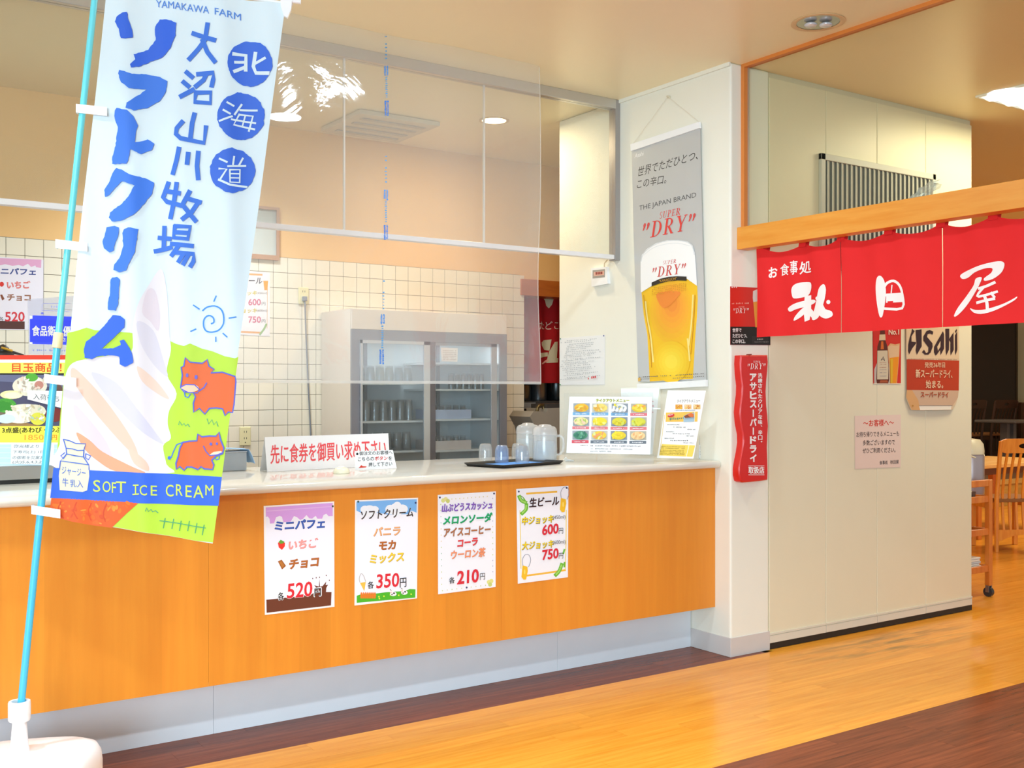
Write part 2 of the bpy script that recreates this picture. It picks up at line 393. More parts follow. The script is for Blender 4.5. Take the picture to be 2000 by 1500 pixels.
# tiles
TT = 1.374 + (HOR - 466) / FPX * ((onY(60, 466, YB) - CAM).dot(FW)); TM = .098
m_tile = mat('#f2e6cf', .18, spec=.6, vary=.012); m_grout = mat('#8f8474', .8)
struct('trim_3', MB().box((-5.2, YB + .002, .2), (XD, YB + .0078, TT)), m_grout)
tme = None; restt = MB(); ts = []
nx = int((XD + 5.2) / TM)
x0 = onY(534, 600, YB).x % TM
for i in range(-60, 8):
    X = x0 + i * TM
    if X < -5.2 or X + TM > XD + .06: continue
    for j in range(0, 22):
        Z = TT - (j + 1) * TM
        if Z < .3: continue
        c = Vector((X + TM / 2, YB, Z + TM / 2)) - CAM; d = c.dot(FW); u = 1000 + FPX * c.dot(RT) / d; v = HOR - FPX * c.z / d
        vis = -30 < u < 1030 and 440 < v < 940 and not (700 < u < 985 and v > 612) and not (205 < u < 425)
        ts.append((0 if vis else 1, d, X, Z))
ts.sort()
tile_mb = MB().box((0, 0, 0), (TM - .003, .006, TM - .003), .0012)
for i, (nv, d, X, Z) in enumerate(ts):
    if i < 296:
        if tme is None: o0 = obj('tile', tile_mb, m_tile, wb, local=True); tme = o0.data; o0.location = (X, YB - .002, Z); continue
        o = D.objects.new('tile', tme); COL.objects.link(o); o.parent = wb; o.location = (X, YB - .002, Z)
    else: restt.box((X, YB - .002, Z), (X + TM - .003, YB + .004, Z + TM - .003))
tag(obj('other_tiles', restt, m_tile, wb), kind='stuff')
# wall pieces behind
struct('wall_left', MB().box((-5.6, .95, 0), (-5.45, YB + .1, CEIL)), m_orange)
struct('wall_kitchen', MB().box((-.2, 4.2, 0), (2.6, 4.3, CEIL)).box((-.2, YB + .15, 0), (-.1, 4.2, CEIL)), mat('#4a443c', .7))
# restaurant partition of folding panels
wp = struct('wall_partition', MB().box((.29, .012, CEIL - .03), (2.13, .05, CEIL)), mat('#d8cdb4', .5)); ORG[wp.name] = Vector((0, 0, 0))
edges = [.2885, onY(1613, 900, 0).x, onY(1713, 900, 0).x, onY(1808, 900, 0).x, 2.13]
m_panel = mat('#e6dcc0', .42, spec=.45, vary=.015)
for a, c in zip(edges, edges[1:]):
    obj('panel', MB().box((a + .0015, 0, .035), (c - .0015, .05, CEIL - .03), .003), m_panel, wp)
    obj('rail', MB().box((a + .002, -.004, .035), (c - .002, 0, .075), .001).box((a + .002, -.006, .079), (c - .002, 0, .088)), mat('#ddd6c6', .4), wp)
obj('seal', MB().box((.2885, -.001, .002), (2.13, .045, .035)), m_black, wp)
struct('wall_dining', MB().box((1.5, 1.3, 0), (2.5, 1.4, CEIL)).box((2.5, 1.3, 0), (2.6, 6.5, CEIL)), m_cream)
FB = 6.3
struct('wall_far', MB().box((2.5, FB, 0), (13.4, FB + .1, CEIL)), mat('#b39a55', .7))
struct('wall_side', MB().box((13.2, -6, 0), (13.4, FB, CEIL)), m_cream)
# service window: aluminium frame and sliding panes
YW = .909; XL = -5.4; BZ = 2.156
wf = struct('window_1', MB().box((XL, YW - .03, CEIL - .055), (-.03, YW + .03, CEIL), .003), m_alu); ORG[wf.name] = Vector((0, 0, 0))
obj('frame', MB().box((-.036, YW - .03, BZ - .02), (0, YW + .03, CEIL - .0), .003), mat('#aaa6a6', .35, .7), wf)
obj('bottom_rail', MB().box((XL, YW - .022, BZ - .014), (-.036, YW + .022, BZ + .012), .003), mat('#f0eeee', .3, .1), wf)
m_glass = clear('window_glass', (.95, .97, .96), .06, (.86, .89, .9), gl=.8)  # faint haze: dusty glass, plus grey in place of hall reflections
mu = [XL, -4.3, -3.45, -2.60, onY(672, 455, YW).x, onY(945, 455, YW).x, -.036]
for i, (a, c) in enumerate(zip(mu, mu[1:])):
    obj('pane', MB().box((a + .003, YW - .003, BZ + .012), (c - .003, YW + .003, CEIL - .055)), m_glass, wf)
    if i: obj('mullion', MB().box((a - .004, YW - .006, BZ + .012), (a + .004, YW + .006, CEIL - .055)), mat('#e2ddd2', .35, .2), wf)
# entrance: lintel beam, orange trim, fixed glass above
m_beam = wood('beam_wood', '#e08c26', '#eca444', (6, .7, 7), 4, .4)
struct('trim_4', MB().box((.045, -3.4, 2.108), (.125, -.0005, 2.222), .002), m_beam)
m_otrim = mat('#d98239', .45)
struct('trim_5', MB().box((.075, -3.4, CEIL - .018), (.115, -.0005, CEIL)).box((.075, -.022, 2.222), (.115, -.0005, CEIL - .018)), m_otrim)
w2 = struct('window_2', MB().box((.1, -3.4, 2.2225), (.106, -.03, 2.228)).box((.1, -.029, 2.23), (.108, -.023, CEIL - .018)), m_alu); ORG[w2.name] = Vector((0, 0, 0))
obj('pane', MB().box((.1, -3.4, 2.229), (.105, -.03, CEIL - .018)), clear('entrance_glass', (.95, .96, .90), gl=.35), w2)

# ================================================================ COUNTER
YC = .11; CT = 1.011
t = empty('serving_counter', (-2, .2, 0), 'long serving counter with orange veneer front and pale recessed toe kick', 'counter')
m_ply = wood('veneer', '#e0882a', '#ea9630', (5, 5, .3), 3.5, .42, .03, .4, 0, .137)
xs = [-6.3, -5.1, -3.9, -2.7, -1.35, -.0005]
for a, c in zip(xs, xs[1:]):
    obj('front_panel', MB().box((a + .0004, YC, .243), (c - .0004, YC + .02, .9725)), m_ply, t)
obj('body', MB().box((-6.3, YC + .02, .26), (-.001, .9, .97)), mat('#d8b891', .6), t)
obj('underside', MB().box((-6.3, YC + .001, .2425), (-.0055, .9, .26)), mat('#d9c7a8', .6), t)
tk = mat('#dfe3ea', .4, spec=.45)
for a, c in zip([-6.3, -4.4, -2.62, -.9], [-4.4, -2.62, -.9, -.0045]):
    obj('toe_kick', MB().box((a + .0006, .289, 0.0005), (c - .0006, .31, .243)), tk, t)
# worktop with a rolled front edge
m_top = mat('#dfd9cc', .1, spec=.7, vary=.035)
prof = [(1.0, CT)]
for k in range(9):
    a = math.pi / 2 + math.pi * k / 8
    prof.append((.085 + .019 * math.cos(a), CT - .019 + .019 * math.sin(a)))
prof += [(.1, CT - .038), (1.0, CT - .038)]
mb = MB(); n = len(prof); X0, X1 = -6.3, -.0055
mb.add([(X0, y, z) for y, z in prof] + [(X1, y, z) for y, z in prof], [(i, (i + 1) % n, n + (i + 1) % n, n + i) for i in range(n)] + [tuple(range(n)), tuple(range(n, 2 * n))[::-1]])
tag(obj('worktop', mb, m_top, smooth=35), 'speckled cream worktop with a rounded front edge on the serving counter', 'countertop')
# ================================================================ SOFT-CREAM BANNER
FU = Vector((math.cos(math.radians(-27)), math.sin(math.radians(-27)), 0))
FO = onZ(38, 1468, .205); FO.y = -.2; FO = onY(38, 1468, -.2); BASE_Z = FO.z
fp = Plane((FO.x, FO.y, 0), FU)
t = empty('banner_flag', (FO.x, FO.y, 0), 'tall soft ice cream banner on a light blue pole with white base', 'banner')
m_plas = mat('#f7f8fa', .35, vary=.005)
def disp(u, v): return .005 * math.sin(u * 21 + v * .7) + .0042 * math.cos(40.5 * (u + .035 * v) + 2) + .0007 * math.cos(81 * (u + .035 * v) + 4)  + .006 * math.sin(v * 4 + u * 3)
# water tank base, neck and cap
bz = BASE_Z
tank = []
for q in range(48):
    a = 2 * math.pi * q / 48; e = 3.4
    c, s_ = math.cos(a), math.sin(a); tank.append((abs(c) ** (2 / e) * (1 if c > 0 else -1), abs(s_) ** (2 / e) * (1 if s_ > 0 else -1)))
mb = MB(); lv = [(.86, 0.0), (.98, .012), (1, .05), (1, bz - .075), (.985, bz - .045), (.93, bz - .02), (.80, bz - .006), (.5, bz - .001), (.001, bz + .001)]
R0 = .235
for r, z in lv:
    mb.v += [(FO.x + R0 * r * (c * FU.x - s_ * FU.y), FO.y + R0 * .78 * r * (c * FU.y + s_ * FU.x), z) for c, s_ in tank]
for i in range(len(lv) - 1):
    for j in range(48): mb.f.append((i * 48 + j, i * 48 + (j + 1) % 48, (i + 1) * 48 + (j + 1) % 48, (i + 1) * 48 + j))
mb.f.append(tuple(range(48))[::-1]); mb.m = [0] * len(mb.f)
base = obj('base', mb, m_plas, t, smooth=50)
k = FPX / (CAM - Vector((FO.x, FO.y, EYE))).length
obj('neck', MB().lathe((FO.x, FO.y, bz), [(.031, -.002), (.03, .006), (.027, .02), (.021, .10), (.020, .118)], 28), m_plas, base, smooth=40)
obj('collar', MB().lathe((FO.x, FO.y, bz), [(.0195, .098), (.031, .1), (.034, .105), (.034, .158), (.032, .163), (.024, .163), (.0235, .125), (.013, .12)], 28, False), m_plas, base, smooth=40)
pole_b = fp.xyz(fp.pt(40, 1385)); pole_b.z = bz + .05
p_lo = fp.xyz(fp.pt(44, 1330), -.012); p_hi = fp.xyz(fp.pt(189, -60), -.012); pb = p_lo + (p_lo - p_hi) * ((p_lo.z - (bz + .06)) / (p_hi.z - p_lo.z))
m_pole = mat('#4fc3ea', .25, spec=.6, vary=0)
mid = fp.xyz(fp.pt(111, 664), -.012)
obj('pole', MB().tube([pb, mid], .0115, 16), m_pole, t, smooth=60)
obj('upper_pole', MB().tube([mid, p_hi], .0105, 16), mat('#6fe2ee', .25, spec=.6, vary=0), t, smooth=60)
dv = (p_hi - p_lo).normalized()
obj('joint', MB().tube([mid - dv * .026, mid - dv * .024, mid + dv * .022, mid + dv * .025], [.0135, .0155, .0155, .0135], 18), mat('#f0e3b0', .4), t, smooth=40)
# cross bar over the top edge with its white corner clip
c1 = fp.xyz(fp.pt(196, -42), -.008); c2 = fp.xyz(fp.pt(572, 6), -.008)
obj('crossbar', MB().tube([c1, c2], .005, 10), m_plas, t, smooth=60)
mb = MB(); pl = [(548, -12), (572, -2), (569, 22), (562, 38), (555, 34), (549, 14)]
mb.prism(fp, [fp.pt(*p) for p in pl], .004, .018); mb.tube([fp.xyz(fp.pt(563, 3), .01), fp.xyz(fp.pt(588, 5), .01)], [.006, .009], 10)
obj('corner_clip', mb, m_plas, t)
# cloth
TL, TR, BR, BL = [fp.pt(*p) for p in ((209, -32), (558, 8), (415, 1062), (98, 1010))]
NU, NV = 80, 130; mb = MB()
def bil(a, b):
    x = [TL[i] * (1 - a) * (1 - b) + TR[i] * a * (1 - b) + BR[i] * a * b + BL[i] * (1 - a) * b for i in (0, 1)]
    return x
mb.v = []
for j in range(NV + 1):
    for i in range(NU + 1):
        u, v = bil(i / NU, j / NV); mb.v.append(fp.xyz((u, v), disp(u, v)))
mb.f = [(j * (NU + 1) + i, j * (NU + 1) + i + 1, (j + 1) * (NU + 1) + i + 1, (j + 1) * (NU + 1) + i) for j in range(NV) for i in range(NU)]; mb.m = [0] * len(mb.f)
cloth = obj('cloth', mb, mat('#dcebf1', .7, spec=.2, vary=.01), t, smooth=80)
for (px, py, w_) in ((185, 214, 40), (146, 478, 42), (124, 741, 42), (96, 997, 36)):
    a = fp.pt(px - w_ / 2 - 16, py - 2); b2 = fp.pt(px + w_ / 2 + 6, py + 6); hh = .021 / 2 * 1.35
    m_ = MB(); cu = fp.pt(px - w_ / 2, py)
    ps = [(a[0], -.024), (a[0] - .002, -.012), (a[0], .005), (b2[0], .013)]
    vs = []
    for u, n_ in ps:
        v = a[1] + (b2[1] - a[1]) * (u - a[0]) / (b2[0] - a[0]); vs += [fp.xyz((u, v - hh), n_), fp.xyz((u, v + hh), n_)]
    m_.add(vs, [(0, 1, 3, 2), (2, 3, 5, 4), (4, 5, 7, 6)])
    obj('loop', m_, m_plas, t)
# print on the cloth (flat ink, follows the waves)
P = Print(fp, base=.0007, step=.00001); P.lstep = .00018
BL1 = '#3e78de'; BL2 = '#3264d8'; GR = '#b4d83c'; OR = '#de6630'
P.poly([(131, 650), (150, 646), (170, 640), (186, 645), (255, 650), (330, 665), (345, 672), (360, 676), (372, 671), (395, 681), (415, 686), (440, 696), (460, 700), (466.5, 697), (415.5, 1060), (380, 1056), (98.5, 1009)], GR, 1)
P.crop = (0, 400, 3.3333)
P.poly([(1048, 415), (1085, 560), (1095, 700), (1105, 860), (1112, 950), (1085, 1100), (1150, 1230), (1100, 1340), (1090, 1430), (1110, 1520), (1060, 1570), (1080, 1690), (1085, 1750), (372, 1720), (384, 1560), (400, 1300), (420, 1120), (470, 1030), (600, 1000), (720, 980), (860, 960), (870, 800), (900, 660), (960, 540)], '#e4dde1', 2, 4)
P.poly([(470, 1060), (560, 1130), (700, 1290), (860, 1520), (900, 1640), (800, 1560), (640, 1380), (520, 1220), (460, 1130)], '#e6c2ae', 3, 4)
P.poly([(600, 1090), (760, 1160), (900, 1330), (1010, 1480), (1060, 1560), (930, 1480), (770, 1330), (650, 1190)], '#d2cede', 3, 4)
P.poly([(900, 760), (1000, 820), (1060, 1000), (1090, 1120), (1000, 1040), (920, 900)], '#d6d0da', 3, 4)
P.poly([(480, 1300), (600, 1420), (700, 1560), (720, 1650), (600, 1560), (500, 1420)], '#d9ccd6', 3, 4)
P.poly([(900, 1050), (1010, 1140), (1100, 1260), (1040, 1240), (930, 1150)], '#e8cdbd', 3, 4)
P.poly([(960, 560), (1010, 560), (1040, 700), (1030, 820), (980, 760), (930, 700)], '#dccfd6', 3, 4)
P.crop = (0, 800, 4.0)
P.poly([(590, 180), (700, 240), (800, 330), (1000, 430), (1140, 497), (900, 482), (760, 400), (650, 300)], '#e6a380', 4, 4)
P.poly([(1010, 300), (1140, 400), (1160, 480), (1050, 420)], '#e6c4b0', 4, 4)
P.poly([(415, 456), (700, 474), (1050, 490), (1400, 507), (1735, 525), (1707, 752), (1350, 742), (900, 722), (540, 702), (392, 690)], BL2, 6)
P.poly([(400, 692), (700, 706), (1085, 728), (990, 810), (870, 925), (700, 902), (560, 880), (440, 845), (385, 835)], '#da5a1c', 6)
random.seed(11)
for q in range(60):
    x = random.uniform(420, 1010); y = random.uniform(712, 905)
    if y > 905 - max(0, x - 860) * 1.0 or y < 700 + (x - 400) * .045 or y > 838 + (x - 440) * .2: continue
    P.ell(x, y, random.uniform(8, 26), random.uniform(6, 16), random.choice(['#e8701e', '#d04c1a', '#ec8a30', '#e0641c']), 7, 9, random.uniform(0, 3))
for q in range(4): P.stroke([(470 + q * 120, 722 + q * 5), (450 + q * 118, 790 + q * 6), (490 + q * 110, 850 + q * 8)], 9, '#cc4416', 7, 3)
# milk can
CR = '#dcd9c0'
P.poly([(467, 400), (560, 405), (692, 432), (696, 520), (678, 632), (640, 645), (570, 640), (462, 630), (455, 520)], CR, 8)
P.poly([(505, 350), (650, 372), (692, 432), (470, 402)], CR, 8); P.poly([(492, 232), (580, 262), (668, 268), (652, 300), (650, 368), (512, 345), (510, 300)], CR, 8)
for s_ in ([(490, 232), (540, 245), (585, 265), (668, 268), (652, 318), (648, 368)], [(490, 232), (510, 300), (515, 348)], [(510, 302), (560, 308), (600, 320), (652, 318)], [(515, 348), (580, 362), (648, 370), (692, 432)], [(512, 350), (468, 402), (560, 415), (692, 432), (694, 470)],
           [(468, 402), (460, 470)], [(500, 338), (470, 362), (490, 385), (512, 352)], [(668, 345), (708, 362), (690, 392), (664, 376), (668, 345)]):
    P.stroke(s_, 7, '#3c62c8', 10)
P.text('ジャージー', (478, 505), (666, 530), 62, '#3c62c8', 10); P.text('牛', (482, 600), (528, 605), 66, '#3c62c8', 10); P.text('乳入', (540, 606), (645, 612), 58, '#3c62c8', 10)
for i, ch in enumerate([('S', 728, 782, 642, 92), ('O', 800, 862, 645, 85), ('F', 872, 905, 650, 82), ('T', 905, 985, 650, 88), ('C', 1095, 1150, 668, 80), ('E', 1178, 1225, 670, 76), ('C', 1292, 1352, 680, 92), ('R', 1372, 1425, 672, 88), ('E', 1450, 1498, 682, 90), ('A', 1512, 1590, 688, 96), ('M', 1605, 1668, 668, 80)]):
    c_, a, b_, y, h = ch; P.text(c_, (a, y), (b_, y + 2), h, '#c8da58', 9, .008)
for s_ in ([(1062, 592), (1062, 660)], [(1044, 590), (1084, 588)], [(1040, 662), (1086, 658)]): P.stroke(s_, 10, '#c8da58', 9)
P.stroke([(1245, 870), (1420, 895), (1605, 925)], 7, '#4a9a6a', 9)
for x, y in ((1282, 852), (1348, 858), (1408, 872), (1475, 872), (1535, 888), (1590, 902)): P.stroke([(x + 4, y), (x - 10, y + 76)], 7, '#4a9a6a', 9)
for pts in ([(1138, 792), (1146, 765), (1160, 795), (1180, 780), (1192, 800), (1212, 790), (1232, 808)], [(1395, 118), (1402, 90), (1422, 122), (1440, 108), (1452, 128), (1470, 112), (1484, 134)], [(1620, 72), (1632, 112), (1658, 78), (1672, 118), (1694, 92), (1706, 130)]):
    P.stroke(pts, 6, '#3fa07c', 9)
# lower cow
cow2 = [(1430, 255), (1480, 246), (1540, 243), (1548, 190), (1578, 212), (1640, 205), (1690, 207), (1713, 175), (1726, 235), (1752, 300), (1742, 342), (1690, 362), (1655, 395), (1672, 430), (1662, 468), (1595, 462), (1572, 445), (1548, 468), (1500, 448), (1460, 448), (1438, 474), (1402, 444), (1375, 468), (1372, 420), (1390, 370), (1405, 300)]
P.poly(cow2, OR, 8); P.stroke(cow2, 12, '#5a62c8', 10, 0, True)
P.poly([(1640, 352), (1670, 330), (1730, 322), (1742, 335), (1700, 355), (1650, 362)], '#fbd9b8', 11); P.stroke([(1592, 285), (1610, 325), (1640, 358), (1700, 352), (1740, 335)], 8, '#5a62c8', 12)
P.stroke([(1680, 372), (1690, 392), (1712, 385), (1714, 362)], 7, '#3f70d8', 12); P.ell(1650, 268, 11, 12, '#5a62c8', 12); P.ell(1697, 265, 9, 10, '#5a62c8', 12)
P.stroke([(1420, 258), (1378, 275), (1352, 330), (1335, 375)], 8, '#3f70d8', 10); P.ell(1320, 378, 13, 14, '#3f70d8', 10)
P.crop = (0, 400, 3.3333)
cow1 = [(1210, 995), (1240, 1025), (1320, 1032), (1352, 1008), (1362, 1050), (1398, 1072), (1375, 1095), (1450, 1090), (1535, 1118), (1540, 1150), (1528, 1300), (1518, 1352), (1490, 1348), (1468, 1372), (1452, 1328), (1410, 1322), (1365, 1325), (1335, 1362), (1300, 1325), (1264, 1350), (1262, 1290), (1275, 1250), (1262, 1222), (1200, 1218), (1178, 1190), (1190, 1110), (1182, 1058), (1200, 1050)]
P.poly(cow1, OR, 8); P.stroke(cow1, 9, '#5a62c8', 10, 0, True)
P.ell(1240, 1194, 58, 26, '#fbc7a8', 11); P.stroke([(1182, 1185), (1215, 1170), (1270, 1172), (1300, 1200), (1290, 1225), (1230, 1222), (1185, 1200)], 7, '#5a62c8', 12); P.stroke([(1300, 1212), (1330, 1190), (1348, 1160)], 8, '#5a62c8', 12)
P.ell(1222, 1110, 9, 13, '#6a66c8', 12); P.ell(1280, 1122, 10, 14, '#6a66c8', 12); P.stroke([(1205, 1226), (1208, 1248), (1228, 1255), (1242, 1232)], 7, '#3f70d8', 12)
P.stroke([(1378, 775), (1395, 765), (1390, 735), (1360, 722), (1332, 745), (1328, 790), (1345, 822), (1385, 830), (1430, 815), (1458, 775), (1458, 720), (1440, 680), (1400, 660), (1350, 668), (1322, 690)], 9, '#3f8be0', 9, 3)
for a, b_ in (((1410, 595), (1395, 630)), ((1262, 655), (1300, 680)), ((1495, 740), (1540, 732)), ((1245, 825), (1278, 810)), ((1455, 838), (1482, 862)), ((1408, 862), (1408, 892))): P.stroke([a, b_], 8, '#3f8be0', 9)
P.poly([(700, 150), (750, 140), (780, 150), (775, 200), (752, 260), (745, 300), (715, 312), (680, 285), (672, 240), (690, 190)], BL1, 10, rag=5)
P.poly([(840, 150), (905, 160), (898, 230), (885, 310), (850, 380), (830, 430), (780, 445), (745, 425), (750, 390), (790, 340), (808, 270), (805, 190), (815, 165)], BL1, 10, rag=5)
P.poly([(735, 475), (770, 473), (788, 490), (780, 560), (775, 640), (760, 690), (705, 688), (708, 640), (722, 560), (725, 490)], BL1, 10, rag=5)
P.poly([(740, 720), (790, 725), (822, 750), (815, 800), (770, 840), (720, 890), (665, 935), (740, 935), (790, 915), (785, 885), (810, 880), (840, 920), (865, 960), (876, 1030), (820, 1055), (785, 1040), (782, 990), (720, 980), (640, 985), (600, 1005), (555, 998), (548, 940), (565, 890), (620, 850), (680, 790), (720, 740)], BL2, 10, rag=5)
B3 = '#3b72d6'
for s_ in ([(1070, 145), (1065, 290)], [(1035, 215), (1108, 222)], [(1010, 303), (1065, 292), (1115, 278)], [(1140, 140), (1240, 145), (1225, 225), (1130, 215), (1140, 140)], [(1140, 180), (1225, 186)], [(1115, 255), (1255, 270)], [(1165, 268), (1118, 330)], [(1145, 312), (1262, 322), (1262, 370), (1243, 402)], [(1198, 320), (1165, 372)], [(1230, 325), (1196, 388)]): P.stroke(s_, 29, B3, 10)
P.crop = (0, 0, 3.3333)
P.poly([(828, 78), (800, 85), (760, 112), (750, 145), (775, 190), (790, 250), (820, 255), (868, 243), (862, 195), (840, 130)], BL2, 10, rag=5)
P.poly([(1040, 122), (1100, 128), (1148, 150), (1142, 230), (1110, 310), (1050, 370), (975, 398), (900, 432), (855, 440), (850, 418), (880, 385), (870, 355), (960, 320), (1010, 255), (1003, 190), (1015, 150)], BL2, 10, rag=5)
P.poly([(780, 458), (860, 480), (950, 480), (1040, 498), (1085, 525), (1080, 590), (1040, 650), (960, 700), (870, 720), (822, 705), (830, 670), (900, 620), (950, 580), (840, 575), (790, 540), (770, 480)], BL1, 10, rag=5)
P.poly([(760, 705), (830, 720), (880, 770), (898, 820), (885, 870), (880, 930), (960, 905), (1005, 935), (985, 975), (920, 1005), (850, 975), (845, 1030), (830, 1070), (735, 1070), (730, 1040), (755, 950), (770, 830), (745, 760), (748, 720)], BL1, 10, rag=5)
P.poly([(760, 1095), (800, 1110), (850, 1140), (960, 1165), (1003, 1190), (990, 1260), (940, 1330), (880, 1400), (800, 1440), (735, 1445), (712, 1420), (720, 1385), (800, 1330), (850, 1270), (880, 1210), (800, 1185), (750, 1230), (720, 1270), (690, 1285), (680, 1240), (720, 1180), (735, 1130)], BL1, 10, rag=5)
for s_ in ([(1352, 158), (1335, 260), (1290, 320), (1230, 385)], [(1255, 217), (1330, 243), (1400, 265)], [(1318, 262), (1350, 340), (1400, 405)],
           [(1212, 468), (1252, 502)], [(1192, 532), (1228, 562)], [(1175, 628), (1258, 582)], [(1285, 482), (1388, 475), (1388, 520), (1378, 562)], [(1342, 485), (1325, 520), (1272, 562)], [(1275, 602), (1372, 602), (1370, 672), (1267, 662), (1275, 602)],
           [(1265, 740), (1250, 800), (1238, 905)], [(1188, 792), (1150, 835), (1145, 872), (1175, 900), (1328, 930), (1340, 825)],
           [(1165, 965), (1150, 1040), (1125, 1130)], [(1225, 998), (1218, 1065)], [(1290, 990), (1282, 1080), (1290, 1165)],
           [(1095, 1190), (1060, 1285), (1085, 1312), (1180, 1340)], [(1150, 1195), (1135, 1300), (1110, 1418)], [(1090, 1245), (1170, 1260)], [(1235, 1248), (1192, 1330)], [(1215, 1292), (1305, 1318)], [(1288, 1322), (1250, 1380), (1190, 1428)], [(1198, 1345), (1235, 1392), (1275, 1440)]): P.stroke(s_, 30, B3, 10)
for x, y, r in ((1628, 412, 148), (1568, 755, 155), (1513, 1110, 147)):
    P.poly([(x + r * math.cos(a) * random.uniform(.96, 1.02), y + r * 1.0 * math.sin(a) * random.uniform(.95, 1.02)) for a in [2 * math.pi * i / 40 for i in range(40)]], '#3a6ad6', 9, rag=3)
WC = '#d8e8ee'
for s_, w_ in (([(1520, 352), (1600, 358), (1598, 455)], 24), ([(1530, 405), (1590, 402)], 18), ([(1525, 465), (1598, 432)], 22), ([(1662, 342), (1648, 430), (1665, 472), (1748, 478)], 24), ([(1725, 378), (1655, 412)], 18),
               ([(1480, 668), (1522, 690)], 13), ([(1455, 718), (1500, 742)], 13), ([(1430, 790), (1512, 758)], 13), ([(1572, 678), (1528, 745)], 13), ([(1562, 715), (1672, 715)], 13), ([(1558, 742), (1522, 812), (1655, 838)], 13), ([(1562, 745), (1645, 752), (1618, 850)], 13), ([(1508, 778), (1662, 798)], 12), ([(1595, 750), (1575, 825)], 10),
               ([(1430, 1035), (1480, 1058)], 13), ([(1428, 1100), (1478, 1104), (1438, 1165)], 13), ([(1425, 1172), (1500, 1205), (1605, 1216)], 14), ([(1525, 1020), (1518, 1072)], 12), ([(1580, 1028), (1556, 1075)], 12), ([(1485, 1085), (1598, 1078)], 12), ([(1498, 1108), (1562, 1104), (1560, 1188), (1500, 1188), (1498, 1108)], 11), ([(1500, 1133), (1560, 1131)], 9), ([(1500, 1160), (1560, 1158)], 9)): P.stroke(s_, w_, WC, 12)
P.text('YAMAKAWA', (1012, 40), (1362, 92), 46, '#4b86dc', 9, .0); P.text('FARM', (1400, 100), (1568, 132), 44, '#4b86dc', 9)
P.build('lettering', cloth, disp, edge=.011)

# ================================================================ MENU SHEETS ON THE COUNTER FRONT
pc = Plane((0, YC, 0), (1, 0, 0))
def sheet(name, pl, quad, label, cat, group=None, crop=(0, 0, 1), paper='#f3f4fb', lift=.002, thick=.0008, part='paper', m=None):
    P = Print(pl, crop); uv = [P.uv(p) for p in quad]
    c = sum(((pl.xyz(u)) for u in uv), Vector()) / 4; low = min(pl.xyz(u).z for u in uv); c.z = low
    t = empty(name, c, label, cat, group)
    obj(part, MB().prism(pl, uv, lift - thick, lift), m or mat(paper, .45, spec=.3, vary=.008), t)
    P.base = lift + .0003; q4 = [quad[0], quad[1], quad[len(quad) // 2], quad[-1]] if len(quad) < 8 else quad
    if paper: P.poly([(x + (sum(a for a, b in quad) / len(quad) - x) * .02, y + (sum(b for a, b in quad) / len(quad) - y) * .02) for x, y in quad], m or mat(paper, .45, spec=.3, vary=.008), -1)
    return t, P
def pin(t, P, x, y, c='#2a3560', r=.0042):
    uv = P.uv((x, y)); z = P.base
    mb = MB(); n = 12; O = P.pl.xyz(uv, z); rings = [(r * 1.0, 0), (r, .002), (r * .6, .0042)]
    vs = [O + (P.pl.U * math.cos(2 * math.pi * j / n) + P.pl.V * math.sin(2 * math.pi * j / n)) * q + P.pl.N * h for q, h in rings for j in range(n)]
    fs = [(i * n + j, i * n + (j + 1) % n, (i + 1) * n + (j + 1) % n, (i + 1) * n + j) for i in range(2) for j in range(n)] + [tuple(range(2 * n, 3 * n))]
    mb.add(vs, fs); obj('pin', mb, mat(c, .4), t)
def shade_text(P, s, a, b, h, c, sh, layer=4, bold=.03, d=3, shear=.12, h2=None):
    P.text(s, (a[0] + d, a[1] + d), (b[0] + d, b[1] + d), h, sh, layer - 1, bold, shear, h2); P.text(s, a, b, h, c, layer, bold, shear, h2)
KA = (490, 950, 5.554); KB = (830, 930, 6.0)
def parfait(P, M=lambda x, y: (x, y)):
    q = lambda pts: [M(*p) for p in pts]
    P.poly(q([(158, 228), (885, 178), (885, 320), (840, 322), (815, 295), (785, 310), (770, 350), (720, 350), (700, 318), (660, 350), (630, 345), (600, 310), (560, 355), (530, 362), (500, 335), (465, 320), (430, 380), (350, 388), (335, 330), (310, 318), (270, 335), (250, 400), (205, 402), (200, 350), (180, 325), (160, 330)]), '#dba6ec', 1)
    P.poly(q([(168, 262), (885, 212), (885, 222), (168, 274)]), '#e6bdf2', 2)
